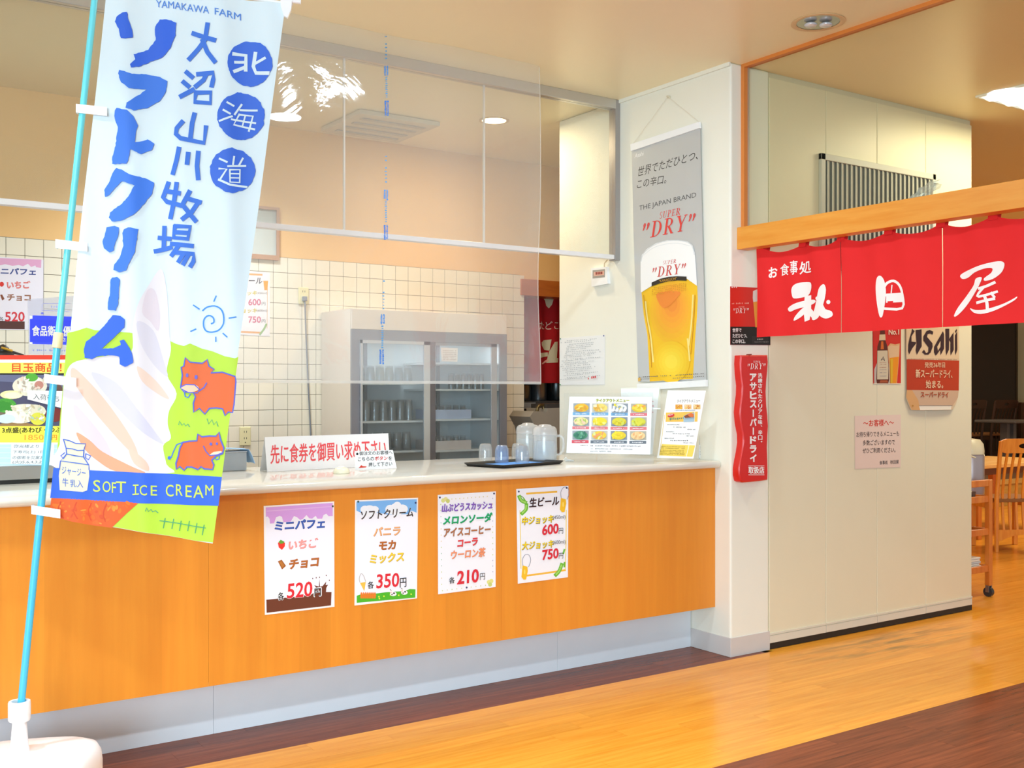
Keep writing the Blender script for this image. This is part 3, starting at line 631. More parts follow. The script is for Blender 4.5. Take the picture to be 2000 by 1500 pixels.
def draw_parfait(P, tr=lambda p: p, sc=1.0):
    T = lambda *p: tr(p)
    parfait(P, lambda x, y: tr((x, y)))
    shade_text(P, 'ミニパフェ', T(250, 480), T(795, 448), 105 * sc, '#3f5fb4', '#23376e', bold=.035)
    P.poly([T(290, 612), T(325, 588), T(368, 612), T(365, 650), T(335, 688), T(300, 662)], '#ee3b2c', 3); P.poly([T(298, 600), T(320, 578), T(362, 600), T(345, 618), T(315, 622)], '#6aa63a', 4)
    shade_text(P, 'いちご', T(398, 688), T(718, 660), 105 * sc, '#f7a39c', '#d6262c', bold=.04, d=2)
    P.poly([T(290, 812), T(332, 795), T(378, 862), T(335, 900)], '#a05c22', 3); P.poly([T(302, 818), T(328, 808), T(362, 858), T(336, 880)], '#c27a38', 4)
    shade_text(P, 'チョコ', T(405, 900), T(725, 868), 108 * sc, '#b8682c', '#7a3d14', bold=.035)
    P.poly([T(165, 1228), T(300, 1215), T(480, 1195), T(655, 1170), T(690, 1145), T(705, 1100), T(685, 1070), T(700, 1075), T(735, 1085), T(742, 1000), T(746, 1085), T(775, 1080), T(815, 1030), T(808, 1070), T(835, 1065), T(815, 1100), T(812, 1145), T(872, 1145), T(866, 1290), T(168, 1370)], '#6e3a26', 3)
    for x, y in ((668, 998), (706, 990), (742, 985), (815, 965), (848, 1018)): P.ell(*T(x, y), 5 * sc, 8 * sc, '#6e3a26', 3)
    P.text('各', T(288, 1235), T(355, 1228), 88 * sc, '#ffffff', 4, .06); P.text('各', T(290, 1233), T(353, 1226), 82 * sc, '#26221f', 5, .02)
    P.text('520', T(380, 1222), T(665, 1192), 172 * sc, '#ffffff', 4, .05, .05); P.text('520', T(385, 1218), T(660, 1190), 164 * sc, '#df2c38', 5, .02, .05)
    P.text('円', T(682, 1196), T(760, 1188), 92 * sc, '#ffffff', 4, .06); P.text('円', T(686, 1192), T(755, 1186), 84 * sc, '#26221f', 5, .015)
t, P = sheet('menu_sheet', pc, [(137, 212), (902, 162), (905, 1305), (150, 1394)], 'mini parfait menu sheet with lilac top and chocolate splash on the counter front', 'menu', 'menu sheets pinned to the counter front', KA, '#fbf3f2')
P.poly([(160, 228), (888, 176), (872, 1290), (170, 1372)], '#f2f1fc', 0); draw_parfait(P); pin(t, P, 884, 215, '#4a5a4a'); P.build('lettering', t)
t, P = sheet('menu_sheet', pc, [(1128, 150), (1811, 122), (1800, 1214), (1122, 1292)], 'soft cream menu sheet with blue sky and green field, price 350', 'menu', 'menu sheets pinned to the counter front', KA, '#fbf4f2')
P.poly([(1145, 165), (1795, 135), (1782, 1205), (1145, 1268)], '#f1f3fc', 0)
P.poly([(1142, 165), (1797, 137), (1795, 285), (1740, 262), (1700, 300), (1480, 305), (1380, 285), (1200, 290), (1142, 262)], '#7db8f2', 1)
for x, y, rx, ry in ((1285, 262, 70, 58), (1235, 250, 50, 42), (1340, 250, 45, 38), (1575, 250, 75, 70), (1510, 250, 55, 52), (1640, 245, 60, 50), (1585, 205, 42, 40)): P.ell(x, y, rx, ry, '#f1f6fd', 2)
shade_text(P, 'ソフトクリーム', (1180, 362), (1755, 326), 100, '#3a2e2c', '#9a9290', bold=.012)
shade_text(P, 'バニラ', (1322, 545), (1612, 528), 102, '#f0b078', '#8e5a32', bold=.03); shade_text(P, 'モカ', (1380, 692), (1562, 680), 100, '#b8682c', '#7a3d14', bold=.035)
shade_text(P, 'ミックス', (1280, 845), (1655, 812), 108, '#f2cf3c', '#94701a', bold=.035)
P.poly([(1145, 1185), (1180, 1172), (1260, 1165), (1360, 1160), (1450, 1148), (1560, 1140), (1660, 1135), (1720, 1112), (1782, 1115), (1780, 1205), (1145, 1262)], '#4fb52c', 3)
for x, y in ((1385, 1195), (1440, 1190), (1510, 1175), (1735, 1168), (1390, 1215), (1600, 1180)): P.ell(x, y, 8, 9, '#e6ee4a', 4, 8)
for i in range(8): P.poly([(1185 + i * 21, 1215), (1185 + i * 21, 1160), (1194 + i * 21, 1142), (1203 + i * 21, 1158), (1203 + i * 21, 1213)], '#e87d28', 4)
P.poly([(1183, 1185), (1355, 1172), (1355, 1184), (1183, 1197)], '#e87d28', 5)
P.stroke([(1180, 1040), (1172, 1000), (1190, 945), (1220, 970), (1240, 1030)], 6, '#b9b4ae', 4, 3); P.poly([(1180, 1046), (1242, 1034), (1226, 1135)], '#eec24e', 4)
for x, y in ((1540, 1165), (1660, 1150)):
    P.ell(x, y, 36, 24, '#f6f2f2', 5, 14); P.ell(x - 22, y - 28, 18, 20, '#f6f2f2', 5, 12); P.ell(x + 8, y - 8, 12, 9, '#3a3433', 6, 8); P.ell(x - 14, y + 6, 7, 8, '#3a3433', 6, 8); P.ell(x - 24, y - 18, 8, 6, '#f2a0a4', 6, 8); P.stroke([(x - 34, y - 50), (x - 22, y - 36)], 6, '#3a3433', 6)
P.text('各', (1262, 1110), (1328, 1102), 78, '#26221f', 7, .015); P.text('350', (1350, 1112), (1605, 1090), 162, '#ffffff', 6, .05, .05); P.text('350', (1354, 1108), (1601, 1088), 155, '#dd2b3a', 7, .02, .05); P.text('円', (1612, 1095), (1680, 1088), 100, '#26221f', 7, .01)
pin(t, P, 1160, 165, '#3c5a4a'); pin(t, P, 1783, 178, '#3c4470'); P.build('lettering', t)
t, P = sheet('menu_sheet', pc, [(148, 220), (827, 178), (825, 1298), (152, 1384)], 'drinks menu sheet with violet and green lettering, price 210', 'menu', 'menu sheets pinned to the counter front', KB)
shade_text(P, '山ぶどうスカッシュ', (190, 420), (778, 378), 92, '#8a5fc4', '#4c3484', bold=.03); shade_text(P, 'メロンソーダ', (200, 572), (775, 530), 108, '#1fa566', '#11683f', bold=.035)
shade_text(P, 'アイスコーヒー', (208, 712), (755, 672), 104, '#b3724a', '#6a3c22', bold=.03); shade_text(P, 'コーラ', (370, 835), (605, 808), 92, '#e2464a', '#8e2428', bold=.035)
shade_text(P, 'ウーロン茶', (295, 975), (692, 940), 105, '#f0956a', '#b0552c', bold=.035, d=2)
P.text('各', (276, 1258), (342, 1252), 74, '#33302e', 4, .015); P.text('210', (368, 1270), (622, 1242), 160, '#d92f3c', 4, .03, .03); P.text('円', (638, 1215), (695, 1208), 76, '#33302e', 4)
for x, y, c in ((210, 285, '#dbe08a'), (240, 268, '#e3dc96'), (265, 290, '#c8d07a'), (745, 1240, '#e2e08a'), (775, 1228, '#dede8c'), (760, 1268, '#c6d27c')): P.ell(x, y, 24, 26, c, 1, 12)
for i in range(14): P.ell(182 + i * .6, 330 + i * 72, 6, 7, random.choice(['#c9d796', '#e6cfa0', '#a8c8b8']), 1, 8) if i < 14 else 0; P.ell(790, 260 + i * 66, 6, 7, random.choice(['#c9d796', '#e6cfa0', '#b8b8d0']), 1, 8)
for i in range(10): P.ell(310 + i * 46, 268 - i * 3.5, 6, 7, random.choice(['#d9d09a', '#e6dca0']), 1, 8); P.ell(200 + i * 56, 1340 - i * 7, 6, 7, random.choice(['#d9d09a', '#c0cf90']), 1, 8)
pin(t, P, 170, 250); pin(t, P, 805, 203); pin(t, P, 484, 1304); P.build('lettering', t)
t, P = sheet('menu_sheet', pc, [(1068, 150), (1678, 112), (1672, 1184), (1086, 1260)], 'draft beer menu sheet with yellow frame and green pea pods, prices 600 and 750', 'menu', 'menu sheets pinned to the counter front', KB)
for s_ in ([(1190, 205), (1300, 196), (1420, 190), (1540, 182)], [(1150, 1170), (1300, 1150), (1450, 1130), (1640, 1100)]): P.stroke(s_, 22, '#f0bb44', 1)
for s_ in ([(1110, 400), (1115, 700), (1122, 1080)], [(1652, 400), (1650, 800), (1640, 1100)]): P.stroke(s_, 9, '#efd25a', 1)
for c0 in ([(1092, 235), (1120, 225), (1165, 290), (1205, 350), (1190, 310), (1150, 245)], [(1100, 250), (1130, 300), (1185, 318), (1180, 290)]): P.poly(c0, '#77bf3c', 2, 3)
for s_ in ([(1100, 235), (1125, 285), (1180, 310)], [(1185, 330), (1180, 390), (1130, 440)], [(1525, 1160), (1570, 1110), (1600, 1030)], [(1630, 860), (1618, 905)], [(1632, 1010), (1630, 1060)]): P.stroke(s_, 42 if len(s_) == 3 else 20, '#6fbc38', 2, 3); 
for s_ in ([(1108, 245), (1130, 288), (1172, 305)], [(1182, 345), (1172, 390), (1138, 428)], [(1535, 1145), (1570, 1105), (1592, 1045)]):
    for p in catmull(s_, 3): P.ell(p[0], p[1], 11, 12, '#a5dc6a', 3, 8)
for x, y in ((1150, 0), (1600, -790)):
    P.stroke([(x - 5, 1060 + y * 1), (x - 14, 980 + y), (x + 20, 920 + y), (x + 65, 925 + y), (x + 85, 985 + y), (x + 60, 1060 + y)], 6, '#8f8e9c', 3, 3)
    P.poly([(x - 12, 1045 + y), (x + 45, 1060 + y), (x + 50, 1110 + y), (x + 30, 1210 + y), (x + 0, 1212 + y), (x - 25, 1180 + y)], '#f4c12c', 3); P.ell(x + 12, 1120 + y, 10, 30, '#f8dc6a', 4, 10)
shade_text(P, '生ビール', (1216, 362), (1560, 336), 105, '#3a2426', '#a8989a', bold=.03, d=2)
for yy, s_, ml, pr in ((570, '中ジョッキ', '(450ml)', '600'), (862, '大ジョッキ', '(600ml)', '750')):
    shade_text(P, s_, (1128, yy), (1495, yy - 30), 92, '#f2d21c', '#3c3410', bold=.035, d=4); P.text(ml, (1492, yy - 52), (1640, yy - 62), 56, '#4a4a50', 4)
    P.text(pr, (1365, yy + 125), (1558, yy + 100), 124, '#d92f3c', 4, .03, .03); P.text('円', (1562, yy + 105), (1612, yy + 100), 66, '#33302e', 4)
pin(t, P, 1095, 180); pin(t, P, 1655, 137); P.build('lettering', t)
# ================================================================ SERIF LETTERS FOR THE BEER SIGNS (unit boxes, y up)
def bar(x0, x1, y0, y1, sl=0): return [(x0, y0), (x1, y0), (x1 + sl, y1), (x0 + sl, y1)]
def arc(cx, cy, rx, ry, a0, a1, w0, w1, n=12):
    o = []; i_ = []
    for k in range(n + 1):
        t = k / n; a = math.radians(a0 + (a1 - a0) * t); w_ = w0 + (w1 - w0) * math.sin(math.pi * t)
        o.append((cx + rx * math.cos(a), cy + ry * math.sin(a))); i_.append((cx + (rx - w_) * math.cos(a), cy + (ry - .05) * math.sin(a)))
    return o + i_[::-1]
SER = {
 'D': [bar(.16, .34, 0, 1), bar(.02, .42, 0, .05), bar(.02, .42, .95, 1), arc(.36, .5, .60, .5, 90, -90, .04, .2)],
 'R': [bar(.16, .34, 0, 1), bar(.02, .48, 0, .05), bar(.02, .42, .95, 1), arc(.36, .73, .46, .27, 90, -90, .04, .18), [(.40, .46), (.58, .48), (.92, .05), (1.0, .05), (1.0, 0), (.76, 0)]],
 'Y': [bar(.42, .60, 0, .48), bar(.28, .74, 0, .05), [(.10, .97), (.30, .97), (.60, .46), (.42, .42)], [(.52, .46), (.60, .44), (.90, .97), (.83, .97)], bar(.0, .4, .95, 1), bar(.7, 1.02, .95, 1)],
 'S': [arc(.5, .74, .38, .26, 20, 270, .05, .18), arc(.5, .26, .38, .26, 90, -160, .05, .18)],
 'U': [bar(.12, .28, .25, 1), bar(.0, .4, .95, 1), bar(.72, .78, .25, 1), bar(.62, .9, .95, 1), arc(.46, .28, .33, .28, 180, 360, .06, .12)],
 'P': [bar(.16, .34, 0, 1), bar(.02, .48, 0, .05), bar(.02, .42, .95, 1), arc(.36, .71, .50, .29, 90, -90, .04, .18)],
 'E': [bar(.16, .34, 0, 1), bar(.02, .85, 0, .06), bar(.02, .82, .94, 1), bar(.3, .66, .48, .54), bar(.80, .86, 0, .24), bar(.77, .83, .78, 1), bar(.62, .66, .4, .62)],
 '"': [arc(.25, .84, .16, .14, 0, 360, .14, .14), [(.14, .72), (.38, .80), (.22, .55), (.08, .50)], arc(.75, .84, .16, .14, 0, 360, .14, .14), [(.64, .72), (.88, .80), (.72, .55), (.58, .50)]],
 'A': [[(0.02, 0), (.09, 0), (.5, .95), (.46, 1)], [(.74, 0), (.95, 0), (.52, 1), (.46, 1)], bar(.24, .72, .3, .36), bar(-.05, .22, 0, .04), bar(.64, 1.05, 0, .04)],
}
def serif(P, s, a, b, h, c, layer=4, slant=.22, widths=None, gap=.12, h2=None):
    """letters along the baseline a->b (crop pixels), h tall"""
    ws = [(.7 if ch == '"' else {'D': 1, 'R': .98, 'Y': .95, 'U': .9, 'S': .62, 'P': .8, 'E': .78, 'A': 1}[ch]) for ch in s]
    tot = sum(ws) + gap * (len(s) - 1); x = 0
    for ch, w_ in zip(s, ws):
        for pl_ in SER[ch]:
            pts = []
            for (gx, gy) in pl_:
                t = (x + gx * w_ + slant * gy) / tot; hh = h + ((h2 or h) - h) * t
                pts.append((a[0] + (b[0] - a[0]) * t, a[1] + (b[1] - a[1]) * t - gy * hh))
            P.poly(pts, c, layer)
        x += w_ + gap
# ================================================================ BEER TAPESTRY ON THE PILLAR SIDE
px0 = Plane((0, 0, 0), (0, -1, 0)); pxt = Plane((-.012, 0, 0), (0, -1, 0))
K2 = (1180, 180, 5.0); K3 = (1180, 440, 4.6875)
m_silver = mat('#c9cccf', .3, .25, .5, 0, .02)
t, P = sheet('hanging_tapestry', pxt, [(270, 520), (942, 330), (952, 900), (1000, 2810), (335, 2830), (290, 1400)], 'tall silver hanging tapestry of a beer glass between white rails on the pillar', 'tapestry', None, K2, m=m_silver)
def band(name, pts, P, n1=.012, n0=-.004, m=None): return obj(name, MB().prism(P.pl, [P.uv(p) for p in pts], n0, n1), m or m_plas, t)
band('top_rail', [(270, 512), (940, 292), (945, 352), (275, 578)], P); P.crop = K3
band('bottom_rail', [(312, 1452), (945, 1415), (945, 1475), (318, 1512)], P); P.crop = K2
h0 = P.pl.xyz(P.uv((630, 45)), .006)
for e in ((285, 512), (940, 295)): obj('cord', MB().tube([h0, P.pl.xyz(P.uv(e), .006)], .0012, 6), mat('#e9e2d2', .5), t)
obj('hook', MB().tube([h0 - P.pl.N * .016, h0 + P.pl.N * .006], .006, 10), mat('#d8cfb8', .4), t)
P.text('世界でただひとつ、', (325, 832), (915, 660), 96, '#2e2e30', 3, -.0, .25); P.text('この辛口。', (320, 945), (608, 890), 88, '#2e2e30', 3, 0, .2)
P.text('Asahi', (300, 645), (385, 618), 40, '#f2f2f2', 3, .02, .2)
P.text('THE JAPAN BRAND', (345, 1172), (902, 1040), 62, '#55565a', 3, -.004)
serif(P, 'SUPER', (540, 1240), (745, 1195), 66, '#e2423c'); serif(P, '"DRY"', (362, 1440), (885, 1335), 155, '#e2423c', gap=.16)
P.crop = K3
P.poly([(345, 615), (440, 555), (600, 500), (760, 490), (855, 555), (860, 680), (852, 850), (838, 1000), (828, 1200), (815, 1405), (420, 1430), (412, 1250), (398, 1000), (365, 820)], '#f7c52c', 2)
for i in range(7):
    q = 1 - i / 8; P.ell(625, 790 - i * 12, 200 * q, 300 * q, ['#f8bf30', '#f8ba33', '#f9b436', '#faae38', '#faa83a', '#f9a03c', '#f5963c'][i], 3, 24)
P.poly([(500, 620), (700, 610), (640, 700), (560, 760), (500, 700)], '#f28f3c', 4, 4)
for i in range(5): q = 1 - i / 6; P.ell(620, 1250, 170 * q, 190 * q, ['#f8c930', '#f9cf34', '#fbd53a', '#fbda40', '#fde04a'][i], 4, 20)
for s_ in ([(385, 700), (400, 850), (430, 1000), (455, 1250)], [(820, 640), (805, 900), (780, 1100)], [(770, 1040), (790, 1240)]): P.stroke(s_, 14, '#fbe68c', 5, 3)
for s_ in ([(368, 640), (385, 800), (425, 1050), (440, 1300)], [(838, 640), (828, 850), (800, 1180)]): P.stroke(s_, 5, '#c98a1e', 6, 3)
P.poly([(340, 330), (352, 270), (400, 215), (480, 165), (580, 138), (680, 136), (770, 150), (815, 185), (835, 250), (842, 330), (850, 430), (856, 555), (760, 488), (600, 500), (440, 556), (343, 616), (340, 480)], '#fbfbfc', 5)
P.stroke([(345, 330), (365, 262), (440, 195), (540, 152), (640, 140), (750, 150), (810, 190), (832, 270)], 8, '#dfe3e8', 6, 3); P.stroke([(370, 275), (450, 210), (560, 175), (680, 165), (790, 190)], 5, '#e4e8ec', 6, 3)
serif(P, 'SUPER', (542, 362), (665, 345), 34, '#d2473e', 7); serif(P, '"DRY"', (438, 482), (750, 438), 92, '#d2473e', 7, gap=.16)
P.poly([(443, 525), (520, 490), (600, 472), (680, 467), (763, 470), (763, 508), (680, 505), (600, 512), (520, 532), (443, 560)], '#33302c', 7)
P.text('"KARAKUCHI"', (518, 525), (680, 498), 24, '#d8a23c', 9)
for i in range(5): P.marks((445, 580 + i * 16), (765, 532 + i * 16), 8, '#d9962c', 18, 8)
P.marks((330, 1395), (930, 1362), 9, '#6c6a66', 34, 8); P.marks((640, 1405), (935, 1385), 7, '#77756f', 16, 8); P.marks((350, 1415), (450, 1408), 7, '#77756f', 6, 8); P.poly([(318, 1398), (342, 1392), (342, 1425), (320, 1430)], '#e3b45e', 7)
P.build('lettering', t)
# thermostat with cable, notice sheet
K4 = (1000, 480, 3.3333)
t = empty('wall_thermostat', onX(1170, 560, 0), 'small white wall controller with a dark red lit display on the side wall', 'thermostat')
pw = Plane((-.02, 0, 0), (0, -1, 0))
uv = [pw.pt(*p) for p in ((1154, 524), (1184, 521), (1187, 554), (1155, 560))]
obj('case', MB().prism(pw, uv, -.02, 0.0), m_plas, t)
P = Print(pw, K4); P.poly([(525, 160), (605, 152), (605, 205), (525, 213)], '#a8a29c', 1); P.poly([(533, 172), (600, 163), (600, 190), (533, 198)], '#e8b8a8', 2)
for i in range(4): P.poly([(545 + i * 12, 172 - i), (553 + i * 12, 171 - i), (553 + i * 12, 188 - i), (545 + i * 12, 189 - i)], '#8c1c1c', 3)
P.build('display', t)
c_ = lambda x, y, n=0: pw.xyz(pw.pt(x, y), n)
obj('cable', MB().tube([c_(1178, 524, -.008), c_(1178, 514, -.01), c_(1184, 506, -.012), c_(1187, 505, -.012)], .003, 8), mat('#c9b79a', .5), t)
t, P = sheet('notice_sheet', px0, [(312, 602), (608, 580), (605, 905), (312, 908)], 'crumpled white handwritten notice with a red stamp taped below the thermostat', 'notice', None, K4, '#efefef')
random.seed(5)
for i in range(22):
    y = 622 + i * 12; P.marks((318 + random.randint(0, 60), y), (590 - random.randint(0, 120), y - 14), 6, '#b9bcc0', 16, 1)
P.marks((505, 872), (562, 862), 18, '#d22a3a', 5, 2)
pin(t, P, 318, 606, '#3f7a58'); pin(t, P, 600, 586, '#3b4686'); pin(t, P, 316, 904, '#3f9a58'); P.build('lettering', t)

# ================================================================ SIGNS ON THE PILLAR FRONT
py0 = Plane((0, 0, 0), (1, 0, 0)); K5 = (1400, 380, 3.3333); K6 = (1420, 550, 3.75)
t, P = sheet('beer_placard', py0, [(22, 35), (312, 50), (315, 465), (22, 463)], 'red and black beer placard above the wavy sign, half behind the red curtain', 'placard', None, K6, '#d22a20', thick=.0015)
P.poly([(22, 330), (315, 332), (315, 464), (22, 462)], '#1d1a1a', 1)
P.poly([(188, 70), (215, 58), (250, 60), (250, 150), (190, 152), (186, 120)], '#dcd8d4', 2); P.poly([(190, 150), (250, 140), (250, 335), (205, 335)], '#e8a13c', 2)
P.marks((32, 168), (158, 163), 12, '#f0b0a0', 12, 3); serif(P, 'SUPER', (78, 192), (122, 191), 10, '#f2c6b8', 3); serif(P, '"DRY"', (38, 232), (152, 230), 36, '#f4e6e0', 3, gap=.16)
P.marks((26, 48), (75, 47), 14, '#f4e6e0', 3, 3); P.text('世界で', (35, 372), (100, 370), 30, '#f2f0ee', 3, .02); P.text('ただひとつ、', (35, 412), (142, 412), 30, '#f2f0ee', 3, .02); P.text('この辛口。', (35, 452), (128, 452), 30, '#f2f0ee', 3, .02)
P.poly([(180, 400), (300, 398), (300, 455), (180, 455)], '#2c2828', 2); P.marks((215, 430), (262, 429), 14, '#b8b2ac', 4, 3); P.marks((195, 446), (300, 446), 8, '#8a8480', 14, 3); P.build('lettering', t)
# wavy red sign, a hollow moulded box
pw2 = Plane((0, -.045, 0), (1, 0, 0))
L = [(62, 540), (58, 600), (62, 680), (72, 760), (70, 830), (60, 900), (55, 960), (62, 1040), (78, 1120), (80, 1180), (70, 1250), (58, 1310), (48, 1370), (48, 1420), (58, 1462), (75, 1472)]
R = [(300, 538), (304, 580), (300, 640), (292, 720), (288, 800), (292, 900), (300, 980), (305, 1060), (300, 1140), (297, 1220), (300, 1320), (302, 1400), (300, 1452)]
P = Print(pw2, K6)
shift = 26
face = [(x + (40 if y > 60 else 0), y) for x, y in L] + [(240, 1462)] + R[::-1]
t = empty('wavy_sign', (.15, 0, .93), 'wavy edged red moulded beer sign with white vertical lettering on the pillar front', 'sign')
m_red = mat('#d81e16', .38, spec=.45, vary=.01, coat=.08)
uvf = [P.uv(p) for p in face]; mb = MB(); k = len(uvf)
cx = sum(u for u, v in uvf) / k; cy = sum(v for u, v in uvf) / k
def ins(q, d): return [(u + (cx - u) / max(1e-6, abs(cx - u)) * d, v + (cy - v) / max(1e-6, abs(cy - v)) * d * min(1, abs(cy - v) / .2)) for u, v in uvf] if d else uvf
r0 = [pw2.xyz(u, -.044) for u in uvf]; r1 = [pw2.xyz(u, -.006) for u in uvf]; r2 = [pw2.xyz(u, 0.0) for u in ins(0, .006)]
mb.add(r0 + r1 + r2, [(i, (i + 1) % k, k + (i + 1) % k, k + i) for i in range(k)] + [(k + i, k + (i + 1) % k, 2 * k + (i + 1) % k, 2 * k + i) for i in range(k)] + [tuple(range(2 * k, 3 * k)), tuple(range(k))[::-1]])
obj('panel', mb, m_red, t, smooth=25)
W = '#fbf3f2'
serif(P, 'SUPER', (188, 594), (240, 596), 15, W); serif(P, '"DRY"', (142, 642), (275, 640), 42, W, gap=.16)
def vtext(P, s, x0, x1, y0, y1, c, bold, layer=3, fillh=.86):
    st = (y1 - y0) / len(s)
    for i, ch in enumerate(s):
        a = y0 + st * i
        if ch == 'ー': P.poly([(x0 + (x1 - x0) * .42, a + st * .1), (x0 + (x1 - x0) * .60, a + st * .1), (x0 + (x1 - x0) * .60, a + st * .9), (x0 + (x1 - x0) * .42, a + st * .9)], c, layer); continue
        if ch in '、。': P.text(ch, (x0 + (x1 - x0) * .6, a + st * .4), (x1, a + st * .4), st * .3, c, layer, bold); continue
        P.text(ch, (x0, a + st * (.5 + fillh / 2)), (x1, a + st * (.5 + fillh / 2)), st * fillh, c, layer, bold)
vtext(P, 'アサヒスーパードライ', 166, 216, 668, 1325, W, .045); vtext(P, '洗練されたクリアな味、辛口。', 226, 256, 668, 1200, W, .03)
P.stroke([(155, 1350), (270, 1350)], 4, W, 3); P.stroke([(155, 1415), (270, 1415)], 4, W, 3); P.text('取扱店', (155, 1406), (270, 1406), 50, W, 3, .03); P.build('lettering', t)
obj('nail', MB().tube([pw2.xyz(P.uv((175, 534)), -.03), pw2.xyz(P.uv((175, 534)), .004)], .003, 8), mat('#7a1612', .4), t)

# ================================================================ RED ENTRANCE CURTAIN (three cloths on a rod)
XN = .13
pn = Plane((XN, 0, 0), (0, -1, 0)); m_nor = mat('#e62f30', .8, spec=.15, vary=.03)
def ndisp(u, v): return .006 * math.sin(u * 15) + .004 * math.sin(u * 37 + v * 5) + .003 * math.sin(v * 9)
t = empty('entrance_curtain', (XN, -1.0, 1.64), 'red entrance curtain of split cloths with white brush characters under the lintel beam', 'curtain')
ZB = onX(1475, 659, XN).z; ZT = 2.108
obj('rod', MB().tube([(XN + .018, -.03, 2.128), (XN + .018, -2.9, 2.128)], .009, 10), mat('#3a2018', .5), t, smooth=60)
cuts = [onX(x, 560, XN).y for x in (1478.5, 1643.5, 1840)]; wd = abs(cuts[2] - cuts[1]); cuts.append(cuts[2] - wd); cuts.append(cuts[3] - wd)
tabs = [-onX(x, 480, XN).y for x in (1492, 1568, 1643, 1736, 1838, 1940)]; tabs += [tabs[-1] + .27 * q for q in range(1, 5)]
def top_z(u):
    for a, b in zip(tabs, tabs[1:]):
        if a <= u <= b: q = (u - a) / (b - a); return ZT - .03 * 4 * q * (1 - q)
    return ZT
cl = []
for i in range(4):
    a, b = -cuts[i], -cuts[i + 1]; a += .0015; b -= .0015; NU, NV = 36, 22; mb = MB()
    for j in range(NV + 1):
        for q in range(NU + 1):
            u = a + (b - a) * q / NU; zt = top_z(u); v = ZB + (zt - ZB) * j / NV; mb.v.append(pn.xyz((u, v), ndisp(u, v)))
    mb.f = [(j * (NU + 1) + q, j * (NU + 1) + q + 1, (j + 1) * (NU + 1) + q + 1, (j + 1) * (NU + 1) + q) for j in range(NV) for q in range(NU)]; mb.m = [0] * len(mb.f)
    cl.append(obj('cloth', mb, m_nor, t, smooth=80))
for u in tabs: 
    obj('loop', MB().add([pn.xyz((u - .022, ZT - .02), .008), pn.xyz((u + .022, ZT - .02), .008), pn.xyz((u + .022, 2.14), -.004), pn.xyz((u - .022, 2.14), -.004), pn.xyz((u - .022, 2.14), -.030), pn.xyz((u + .022, 2.14), -.030), pn.xyz((u - .022, ZT - .02), -.018), pn.xyz((u + .022, ZT - .02), -.018)], [(0, 1, 2, 3), (3, 2, 5, 4), (4, 5, 7, 6)]), m_nor, t)
WN = '#fbf4f2'
P = Print(pn, K5, base=.0015, step=.00006)
P.text('お', (342, 546), (392, 538), 70, WN, 3, .03); P.text('食', (410, 530), (468, 522), 76, WN, 3, .015); P.text('事', (475, 522), (520, 516), 90, WN, 3, .015); P.text('処', (532, 520), (612, 506), 80, WN, 3, .02)
P.poly([(500, 588), (535, 573), (595, 570), (612, 582), (610, 620), (590, 655), (550, 670), (500, 676), (486, 650), (484, 615)], WN, 3, 3)
P.poly([(462, 738), (500, 712), (560, 692), (620, 684), (645, 690), (640, 705), (600, 722), (520, 745), (480, 762), (464, 756)], WN, 3, 3)
P.poly([(566, 660), (612, 655), (612, 740), (602, 815), (570, 828), (562, 760)], WN, 4)
P.poly([(560, 735), (585, 740), (560, 785), (520, 815), (500, 820), (512, 790)], WN, 4, 3)
P.poly([(600, 730), (640, 770), (660, 805), (635, 818), (605, 790)], WN, 4)
P.poly([(686, 592), (705, 585), (716, 620), (708, 690), (690, 750), (670, 800), (630, 818), (618, 800), (640, 740), (655, 680), (668, 620)], WN, 4, 3)
P.poly([(690, 700), (715, 745), (752, 760), (758, 790), (720, 808), (680, 790), (665, 760)], WN, 4, 3)
P.ell(732, 700, 12, 14, WN, 4, 12); P.ell(658, 676, 12, 12, WN, 4, 10)
P.build('brush_character_lettering', cl[0], ndisp, edge=.02)
P = Print(pn, K5, base=.0015, step=.00006)
P.poly([(1048, 533), (1068, 530), (1090, 560), (1102, 620), (1100, 690), (1092, 750), (1082, 795), (1062, 792), (1042, 710), (1032, 620), (1036, 560)], WN, 3, 3)
P.stroke([(1092, 600), (1110, 575), (1150, 562), (1190, 590), (1212, 650), (1212, 740), (1085, 742)], 17, WN, 4, 3)
P.stroke([(1092, 655), (1205, 648)], 18, WN, 4); P.poly([(1105, 655), (1212, 650), (1212, 700), (1105, 705)], WN, 3); P.poly([(1115, 695), (1150, 693), (1145, 728), (1115, 728)], m_nor, 6); P.stroke([(1138, 712), (1195, 710)], 10, m_nor, 7); P.stroke([(1140, 590), (1136, 640)], 7, WN, 5)
P.build('brush_character_lettering', cl[1], ndisp, edge=.02)
P = Print(pn, K5, base=.0015, step=.00006)
P.poly([(1580, 522), (1640, 490), (1740, 455), (1830, 434), (1868, 442), (1870, 470), (1850, 510), (1800, 550), (1752, 562), (1748, 545), (1790, 510), (1795, 480), (1750, 482), (1680, 508), (1630, 542), (1590, 548)], WN, 3, 3)
P.poly([(1690, 548), (1732, 540), (1715, 590), (1670, 660), (1610, 740), (1562, 790), (1545, 788), (1572, 730), (1630, 650), (1675, 590)], WN, 4, 3)
P.stroke([(1712, 612), (1760, 598), (1812, 572)], 18, WN, 5, 3); P.stroke([(1745, 605), (1700, 662), (1760, 655), (1828, 632)], 16, WN, 5, 3); P.stroke([(1792, 640), (1812, 668)], 16, WN, 5)
P.stroke([(1752, 662), (1768, 705), (1772, 755)], 20, WN, 5, 3); P.stroke([(1700, 705), (1760, 690), (1812, 678)], 18, WN, 5, 3)
P.poly([(1648, 740), (1690, 752), (1760, 748), (1850, 718), (1920, 685), (1958, 664), (1945, 685), (1880, 722), (1800, 762), (1730, 778), (1675, 768)], WN, 5, 3)
